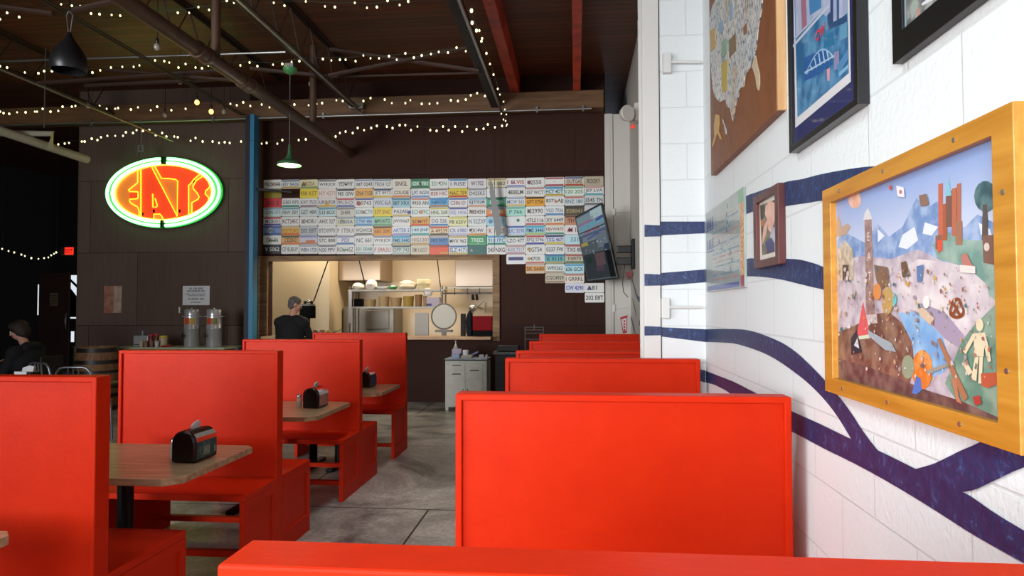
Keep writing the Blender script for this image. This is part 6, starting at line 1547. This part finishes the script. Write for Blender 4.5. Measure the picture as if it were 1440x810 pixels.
fairy('string of fairy lights along the very top of the photo', [(0, 27), (10, 18), (27, 24), (35, 14), (49, 17), (66, 17), (86, 6), (101, 8), (113, 9), (128, 19), (140, 20), (157, 21), (169, 22), (178, 13), (191, 20), (250, 18), (266, 18), (279, 10), (294, 14), (304, 11), (319, 1), (329, 4), (354, -4), (385, 4), (400, 8), (430, 2), (457, 9), (471, 10), (499, 4), (516, 11), (530, 10), (545, 1), (562, 7), (574, 2)], 7.0, .0105)
fairy('string of fairy lights across the roof at the height of the green lamp canopy', [(0, 93), (10, 95), (35, 102), (54, 103), (62, 100), (73, 100), (130, 102), (141, 99), (156, 95), (172, 94), (188, 94), (196, 92), (218, 85), (231, 86), (238, 88), (251, 95), (261, 90), (275, 95), (284, 96), (293, 92), (338, 92), (351, 88), (362, 93), (384, 91), (397, 90), (410, 87), (421, 86), (454, 83), (466, 85), (478, 84), (486, 84), (500, 86), (511, 78), (521, 82), (533, 82), (547, 79), (558, 84), (570, 75), (582, 81), (593, 78), (606, 76), (617, 73), (630, 74), (642, 67), (655, 72)], 8.2, .0115)
fairy('string of fairy lights running along the front of the wooden girder', [(0, 157), (5, 159), (13, 160), (24, 158), (36, 158), (49, 157), (52, 157), (60, 153), (71, 157), (82, 156), (88, 150), (101, 150), (106, 149), (132, 151), (140, 149), (150, 153), (162, 153), (166, 152), (184, 154), (194, 151), (212, 155), (221, 150), (241, 155), (261, 153), (324, 146), (333, 148), (342, 144), (352, 149), (368, 147), (379, 151), (414, 147), (434, 148), (445, 146), (453, 145), (473, 141), (482, 142), (511, 142), (521, 138), (541, 140), (551, 145), (570, 145), (577, 141), (593, 146), (604, 146), (615, 145), (634, 141), (644, 142), (655, 140), (662, 134), (671, 131), (682, 135), (690, 129)], 10.3, .0135)
fairy('string of fairy lights drooping before the brown wall above the neon sign and plates', [(82, 203), (91, 202), (97, 201), (115, 199), (119, 199), (129, 195), (137, 197), (142, 193), (151, 191), (162, 191), (173, 191), (177, 186), (187, 187), (192, 183), (201, 184), (210, 183), (219, 190), (228, 187), (234, 192), (245, 192), (250, 193), (268, 198), (275, 194), (285, 199), (299, 199), (308, 201), (316, 200), (323, 201), (339, 199), (368, 202), (375, 201), (390, 202), (397, 197), (420, 197), (430, 196), (455, 194), (472, 192), (478, 187), (486, 185), (496, 187), (503, 180), (512, 183), (522, 180), (530, 177), (544, 178), (552, 180), (562, 176), (570, 176), (578, 183), (587, 178), (605, 183), (614, 184), (623, 178), (631, 183), (640, 178), (650, 185), (657, 178), (670, 182), (680, 181), (686, 175), (696, 179), (706, 177)], 10.25, .0135)
def ycond(u): return 4.6+(u-663)/50*5.6
t_pts = [(663, 15), (664, 32), (670, 43), (674, 43), (678, 54), (677, 58), (684, 75), (689, 90), (694, 105), (700, 125), (703, 133), (708, 143), (710, 154), (705, 160), (712, 161), (708, 168), (711, 170), (713, 175), (712, 177)]
P3 = []
fairy('string of fairy lights wound along the silver conduit beside the left red beam', t_pts, ycond, .0105)
fairy('distant string of fairy lights deep in the dark room on the left', [(3, 350), (12, 353), (20, 355), (30, 358), (35, 360), (44, 363), (54, 364), (62, 363), (68, 362), (72, 359), (76, 357), (79, 355)], 14.6, .016, True)
# ================================================================== PEOPLE
def capsule(mb, a, b, r0, r1, n=14):
    a, b = Vector(a), Vector(b); d = (b-a); L = d.length
    rings = []
    for k in range(5): an = -PI/2+PI/2*k/4; rings.append((r0*math.sin(an), r0*math.cos(an)))
    for k in range(5): an = PI/2*k/4; rings.append((L+r1*math.sin(an), r1*math.cos(an)))
    q = d.to_track_quat('Z', 'Y').to_matrix(); v = []; f = []
    for (z, r) in rings:
        for k in range(n): v.append(a+q @ Vector((max(r, 1e-4)*math.cos(2*PI*k/n), max(r, 1e-4)*math.sin(2*PI*k/n), z)))
    for i in range(len(rings)-1):
        for k in range(n): f.append((i*n+k, i*n+(k+1) % n, (i+1)*n+(k+1) % n, (i+1)*n+k))
    f.append(tuple(range(n-1, -1, -1))); f.append(tuple((len(rings)-1)*n+k for k in range(n)))
    mb.add(v, f)
def fuse(mb, name, mats, parent, voxel=.012, smooth=6, paint=None):
    """overlapping volumes -> one continuous skin"""
    o = mb.build(name, mats, parent)
    r = o.modifiers.new('r', 'REMESH'); r.mode = 'VOXEL'; r.voxel_size = voxel
    s = o.modifiers.new('s', 'SMOOTH'); s.iterations = smooth; s.factor = .5
    dg = bpy.context.evaluated_depsgraph_get(); dg.update()
    me = bpy.data.meshes.new_from_object(o.evaluated_get(dg)); old = o.data
    o.modifiers.clear(); o.data = me
    me.materials.clear()
    for m in (mats if isinstance(mats, (list, tuple)) else [mats]): me.materials.append(m)
    for p in me.polygons:
        p.use_smooth = True
        if paint: p.material_index = paint(p.center)
    return o
SKIN = mat('skin', '#c99680', .5); BLACKC = mat('black_cloth', '#0e0f12', .85); JEANS = mat('dark_trousers', '#15161b', .85)
def head(mb, c, rot, s=1.0):
    """skull, jaw, nose, brow, lips and ears in head space: face towards -y"""
    T_ = lambda p: Vector(c)+rot @ (Vector(p)*s)
    def b(p, r, sc): mb.ball(T_(p), r*s, 10, sc=sc, rot=rot)
    b((0, .012, .02), .088, (.86, 1.08, 1.1)); b((0, -.02, -.052), .062, (.88, 1.0, 1.05)); b((0, -.05, -.092), .030, (1.05, .9, .8))
    capsule(mb, T_((0, -.088, .012)), T_((0, -.112, -.03)), .009*s, .015*s, 8)
    for k in (-1, 1):
        b((k*.032, -.078, .022), .020, (1.1, .5, .5)); b((k*.079, .012, -.01), .028, (.3, .75, 1.15)); b((k*.045, -.06, -.03), .026, (1, .8, 1))
    b((0, -.088, -.058), .020, (1.2, .5, .4)); b((0, -.086, -.070), .018, (1.1, .5, .45))
def eyes(parent, c, rot, s=1.0):
    T_ = lambda p: Vector(c)+rot @ (Vector(p)*s)
    for k in (-1, 1):
        mb = MB(); mb.ball(T_((k*.032, -.081, .006)), .0115*s, 8); mb.build('eye', mat('eye', '#e6e2dc', .2), parent, smooth=True)
        mb = MB(); mb.ball(T_((k*.032, -.089, .006)), .006*s, 6); mb.build('pupil', mat('pupil', '#201814', .2), parent, smooth=True)
def hand(mb, w, d, up, side, curl=.5, s=1.0):
    """palm + four unequal bent fingers + thumb; w wrist, d pointing direction, up back of the hand, side thumb side"""
    w, d, up, side = Vector(w), Vector(d).normalized(), Vector(up).normalized(), Vector(side).normalized()
    capsule(mb, w, w+d*.035*s, .024*s, .026*s, 10)
    mb.ball(w+d*.055*s, .04*s, 9, sc=(1, 1, 1)) if False else None
    for i, (off, L) in enumerate(((.030, .072), (.010, .080), (-.010, .075), (-.029, .058))):
        k0 = w+d*.02*s+side*off*.6*s; k1 = w+d*.085*s+side*off*s
        capsule(mb, k0, k1, .014*s, .0125*s, 8)
        dd = (d-up*curl*.6).normalized(); k2 = k1+dd*L*.5*s
        capsule(mb, k1, k2, .0105*s, .0095*s, 8)
        dd = (d-up*curl*1.7).normalized(); capsule(mb, k2, k2+dd*L*.5*s, .0095*s, .008*s, 8)
    t0 = w+d*.025*s+side*.024*s; t1 = t0+(d*.6+side*.8).normalized()*.042*s
    capsule(mb, t0, t1, .015*s, .012*s, 8); capsule(mb, t1, t1+(d*.9+side*.2-up*.3*curl).normalized()*.034*s, .0115*s, .009*s, 8)

# ---- man in black at the hatch, back to the camera, looking down to the right
mxp = PY(411, 450, 10.30); X0, Y0 = mxp.x, 10.26
t = thing('person', (X0, Y0, 0), 'man in black with short grey hair standing at the serving hatch, back to the camera', 'person')
ztop_ = PY(413, 417, Y0).z
hc = Vector((X0+.04, Y0+.05, ztop_-.125)); hrot = Matrix.Rotation(R(125), 3, 'Z') @ Matrix.Rotation(R(14), 3, 'X')
sh = hc.z-.235
body = MB(); head(body, hc, hrot)
capsule(body, (X0+.01, Y0+.01, sh+.0), hc+Vector((-.005, 0, -.05)), .062, .056)
J = dict(ls=(X0-.185, Y0-.0, sh-.045), rs=(X0+.195, Y0+.02, sh-.05), le=(X0-.235, Y0+.10, sh-.31), re=(X0+.27, Y0+.13, sh-.30), lw=(X0-.10, Y0+.32, 1.115), rw=(X0+.30, Y0+.345, 1.13),
         lh=(X0-.09, Y0-.02, .92), rh=(X0+.09, Y0-.02, .92), lk=(X0-.10, Y0+.01, .50), rk=(X0+.10, Y0+.01, .50), la=(X0-.105, Y0-.03, .09), ra=(X0+.105, Y0-.03, .09))
def torso(mb, g=0.0):
    mb.ball((X0, Y0-.005, sh-.19), .17+g, 12, sc=(1.16, .74, 1.28)); mb.ball((X0, Y0-.01, sh-.42), .155+g, 12, sc=(1.12, .80, 1.2)); mb.ball((X0, Y0-.015, .95), .155+g, 12, sc=(1.12, .84, .8))
    capsule(mb, J['ls'], J['rs'], .075+g, .075+g)
    capsule(mb, (X0-.12, Y0+.0, sh+.0), (X0+.12, Y0+.01, sh+.0), .06+g, .06+g)
torso(body)
for a, b, c in (('ls', 'le', 'lw'), ('rs', 're', 'rw')):
    capsule(body, J[a], J[b], .052, .042); capsule(body, J[b], J[c], .042, .028)
for a, b, c in (('lh', 'lk', 'la'), ('rh', 'rk', 'ra')):
    capsule(body, J[a], J[b], .082, .056); capsule(body, J[b], J[c], .055, .04); capsule(body, (J[c][0], J[c][1]+.02, .045), (J[c][0], J[c][1]+.17, .035), .04, .033)
hand(body, J['lw'], (.35, .9, -.12), (0, 0, 1), (1, -.3, 0), .5); hand(body, J['rw'], (-.25, .9, -.15), (0, 0, 1), (-1, -.2, 0), .6)
fuse(body, 'body', [SKIN], t, .011)
eyes(t, hc, hrot)
sh_ = MB(); torso(sh_, .018)
for a, b, c in (('ls', 'le', 'lw'), ('rs', 're', 'rw')):
    capsule(sh_, J[a], J[b], .072, .060); m_ = Vector(J[b]).lerp(Vector(J[c]), .72); capsule(sh_, J[b], m_, .058, .046)
fuse(sh_, 'shirt', BLACKC, t, .013)
tr_ = MB(); tr_.ball((X0, Y0-.015, .93), .178, 12, sc=(1.1, .86, .7))
for a, b, c in (('lh', 'lk', 'la'), ('rh', 'rk', 'ra')): capsule(tr_, J[a], J[b], .10, .074); capsule(tr_, J[b], J[c], .073, .062)
fuse(tr_, 'trousers', JEANS, t, .014)
for k in ('la', 'ra'):
    s_ = MB(); capsule(s_, (J[k][0], J[k][1]-.01, .052), (J[k][0], J[k][1]+.18, .044), .052, .042); s_.box(J[k][0]-.045, J[k][0]+.045, J[k][1]-.055, J[k][1]+.215, .001, .03)
    fuse(s_, 'shoe', BLACKP, t, .012, 3)
hr = MB()
for p_, r_, sc_ in (((0, .020, .036), .094, (.88, 1.06, 1.0)), ((0, .045, -.01), .082, (.92, .8, 1.0)), ((0, -.01, .07), .07, (1, 1, .7))):
    hr.ball(hc+hrot @ Vector(p_), r_, 10, sc=sc_, rot=hrot)
hair = fuse(hr, 'hair', mat('grey_hair', '#4a4644', .8, noise=(60, '#7a7672', .4, .65)), t, .010, 4)

# ---- seated person in dark clothes at the far left
ps = PY(24, 463, 8.7); X1, Y1 = ps.x+.12, 8.7
t = thing('person', (X1, Y1, 0), 'seated person with dark brown hair and dark jacket at the far left edge', 'person')
hc = Vector((ps.x+.02, Y1, ps.z-.02)); hrot = Matrix.Rotation(R(-68), 3, 'Z') @ Matrix.Rotation(R(18), 3, 'X')
sh = hc.z-.24
body = MB(); head(body, hc, hrot)
capsule(body, (X1+.04, Y1, sh), hc+Vector((.02, 0, -.05)), .06, .055)
hz = .53
J = dict(ls=(X1+.02, Y1-.19, sh-.06), rs=(X1+.04, Y1+.19, sh-.06), le=(X1-.10, Y1-.24, sh-.33), re=(X1-.10, Y1+.24, sh-.33), lw=(X1-.33, Y1-.15, .80), rw=(X1-.33, Y1+.14, .80),
         lh=(X1+.14, Y1-.09, hz), rh=(X1+.14, Y1+.09, hz), lk=(X1-.28, Y1-.10, .53), rk=(X1-.28, Y1+.10, .53), la=(X1-.24, Y1-.10, .09), ra=(X1-.24, Y1+.10, .09))
def torso2(mb, g=0.0):
    capsule(mb, J['ls'], J['rs'], .07+g, .07+g)
    mb.ball((X1+.06, Y1, sh-.20), .165+g, 12, sc=(.80, 1.16, 1.2)); mb.ball((X1+.11, Y1, sh-.44), .15+g, 12, sc=(.86, 1.1, 1.1)); mb.ball((X1+.14, Y1, hz+.06), .15+g, 12, sc=(.95, 1.15, .85))
torso2(body)
for a, b, c in (('ls', 'le', 'lw'), ('rs', 're', 'rw')): capsule(body, J[a], J[b], .05, .042); capsule(body, J[b], J[c], .042, .028)
for a, b, c in (('lh', 'lk', 'la'), ('rh', 'rk', 'ra')):
    capsule(body, J[a], J[b], .08, .056); capsule(body, J[b], J[c], .055, .04); capsule(body, (J[c][0], J[c][1], .045), (J[c][0]-.17, J[c][1], .035), .04, .033)
hand(body, J['lw'], (-1, .25, -.1), (0, 0, 1), (0, 1, 0), .5); hand(body, J['rw'], (-1, -.25, -.1), (0, 0, 1), (0, -1, 0), .5)
fuse(body, 'body', [SKIN], t, .012)
eyes(t, hc, hrot)
jk = MB(); torso2(jk, .035)
for a, b, c in (('ls', 'le', 'lw'), ('rs', 're', 'rw')): capsule(jk, J[a], J[b], .082, .068); capsule(jk, J[b], Vector(J[b]).lerp(Vector(J[c]), .85), .066, .05)
capsule(jk, (X1+.10, Y1-.08, sh+.02), (X1+.10, Y1+.08, sh+.02), .075, .075)
fuse(jk, 'jacket', mat('dark_jacket', '#101218', .85), t, .014)
tr_ = MB()
for a, b, c in (('lh', 'lk', 'la'), ('rh', 'rk', 'ra')): capsule(tr_, J[a], J[b], .098, .074); capsule(tr_, J[b], J[c], .073, .06)
fuse(tr_, 'trousers', JEANS, t, .014)
for k in ('la', 'ra'):
    s_ = MB(); capsule(s_, (J[k][0]+.01, J[k][1], .052), (J[k][0]-.18, J[k][1], .044), .052, .042); fuse(s_, 'shoe', BLACKP, t, .012, 3)
hr = MB()
for p_, r_, sc_ in (((0, .025, .040), .105, (.95, 1.12, 1.0)), ((0, .055, -.03), .10, (1.0, .85, 1.1)), ((0, -.02, .08), .08, (1, 1, .7)), ((.06, .02, -.02), .05, (.7, 1, 1.3)), ((-.06, .02, -.02), .05, (.7, 1, 1.3))):
    hr.ball(hc+hrot @ Vector(p_), r_, 10, sc=sc_, rot=hrot)
fuse(hr, 'hair', mat('brown_hair', '#1c1310', .7, noise=(50, '#35241c', .4, .65)), t, .011, 3)
# chair under the seated person and the blue thing beyond
t = thing('dining_chair', (X1+.16, Y1, 0), 'dark chair under the seated person at the far left', 'chair')
CH = mat('dark_chair', '#1a1512', .6)
mb = MB(); mb.box(X1-.06, X1+.38, Y1-.21, Y1+.21, .385, .425); mb.build('seat', CH, t, bevel=.008)
mb = MB(); mb.box(X1+.38, X1+.41, Y1-.20, Y1+.20, .50, .86); mb.build('backrest', CH, t, bevel=.01)
for sx in (0, 1):
    for s in (-1, 1):
        mb = MB(); mb.box(X1-.05 if not sx else X1+.365, X1-.02 if not sx else X1+.395, Y1+s*.19-.015, Y1+s*.19+.015, 0, .385 if not sx else .50); mb.build('leg', CH, t)
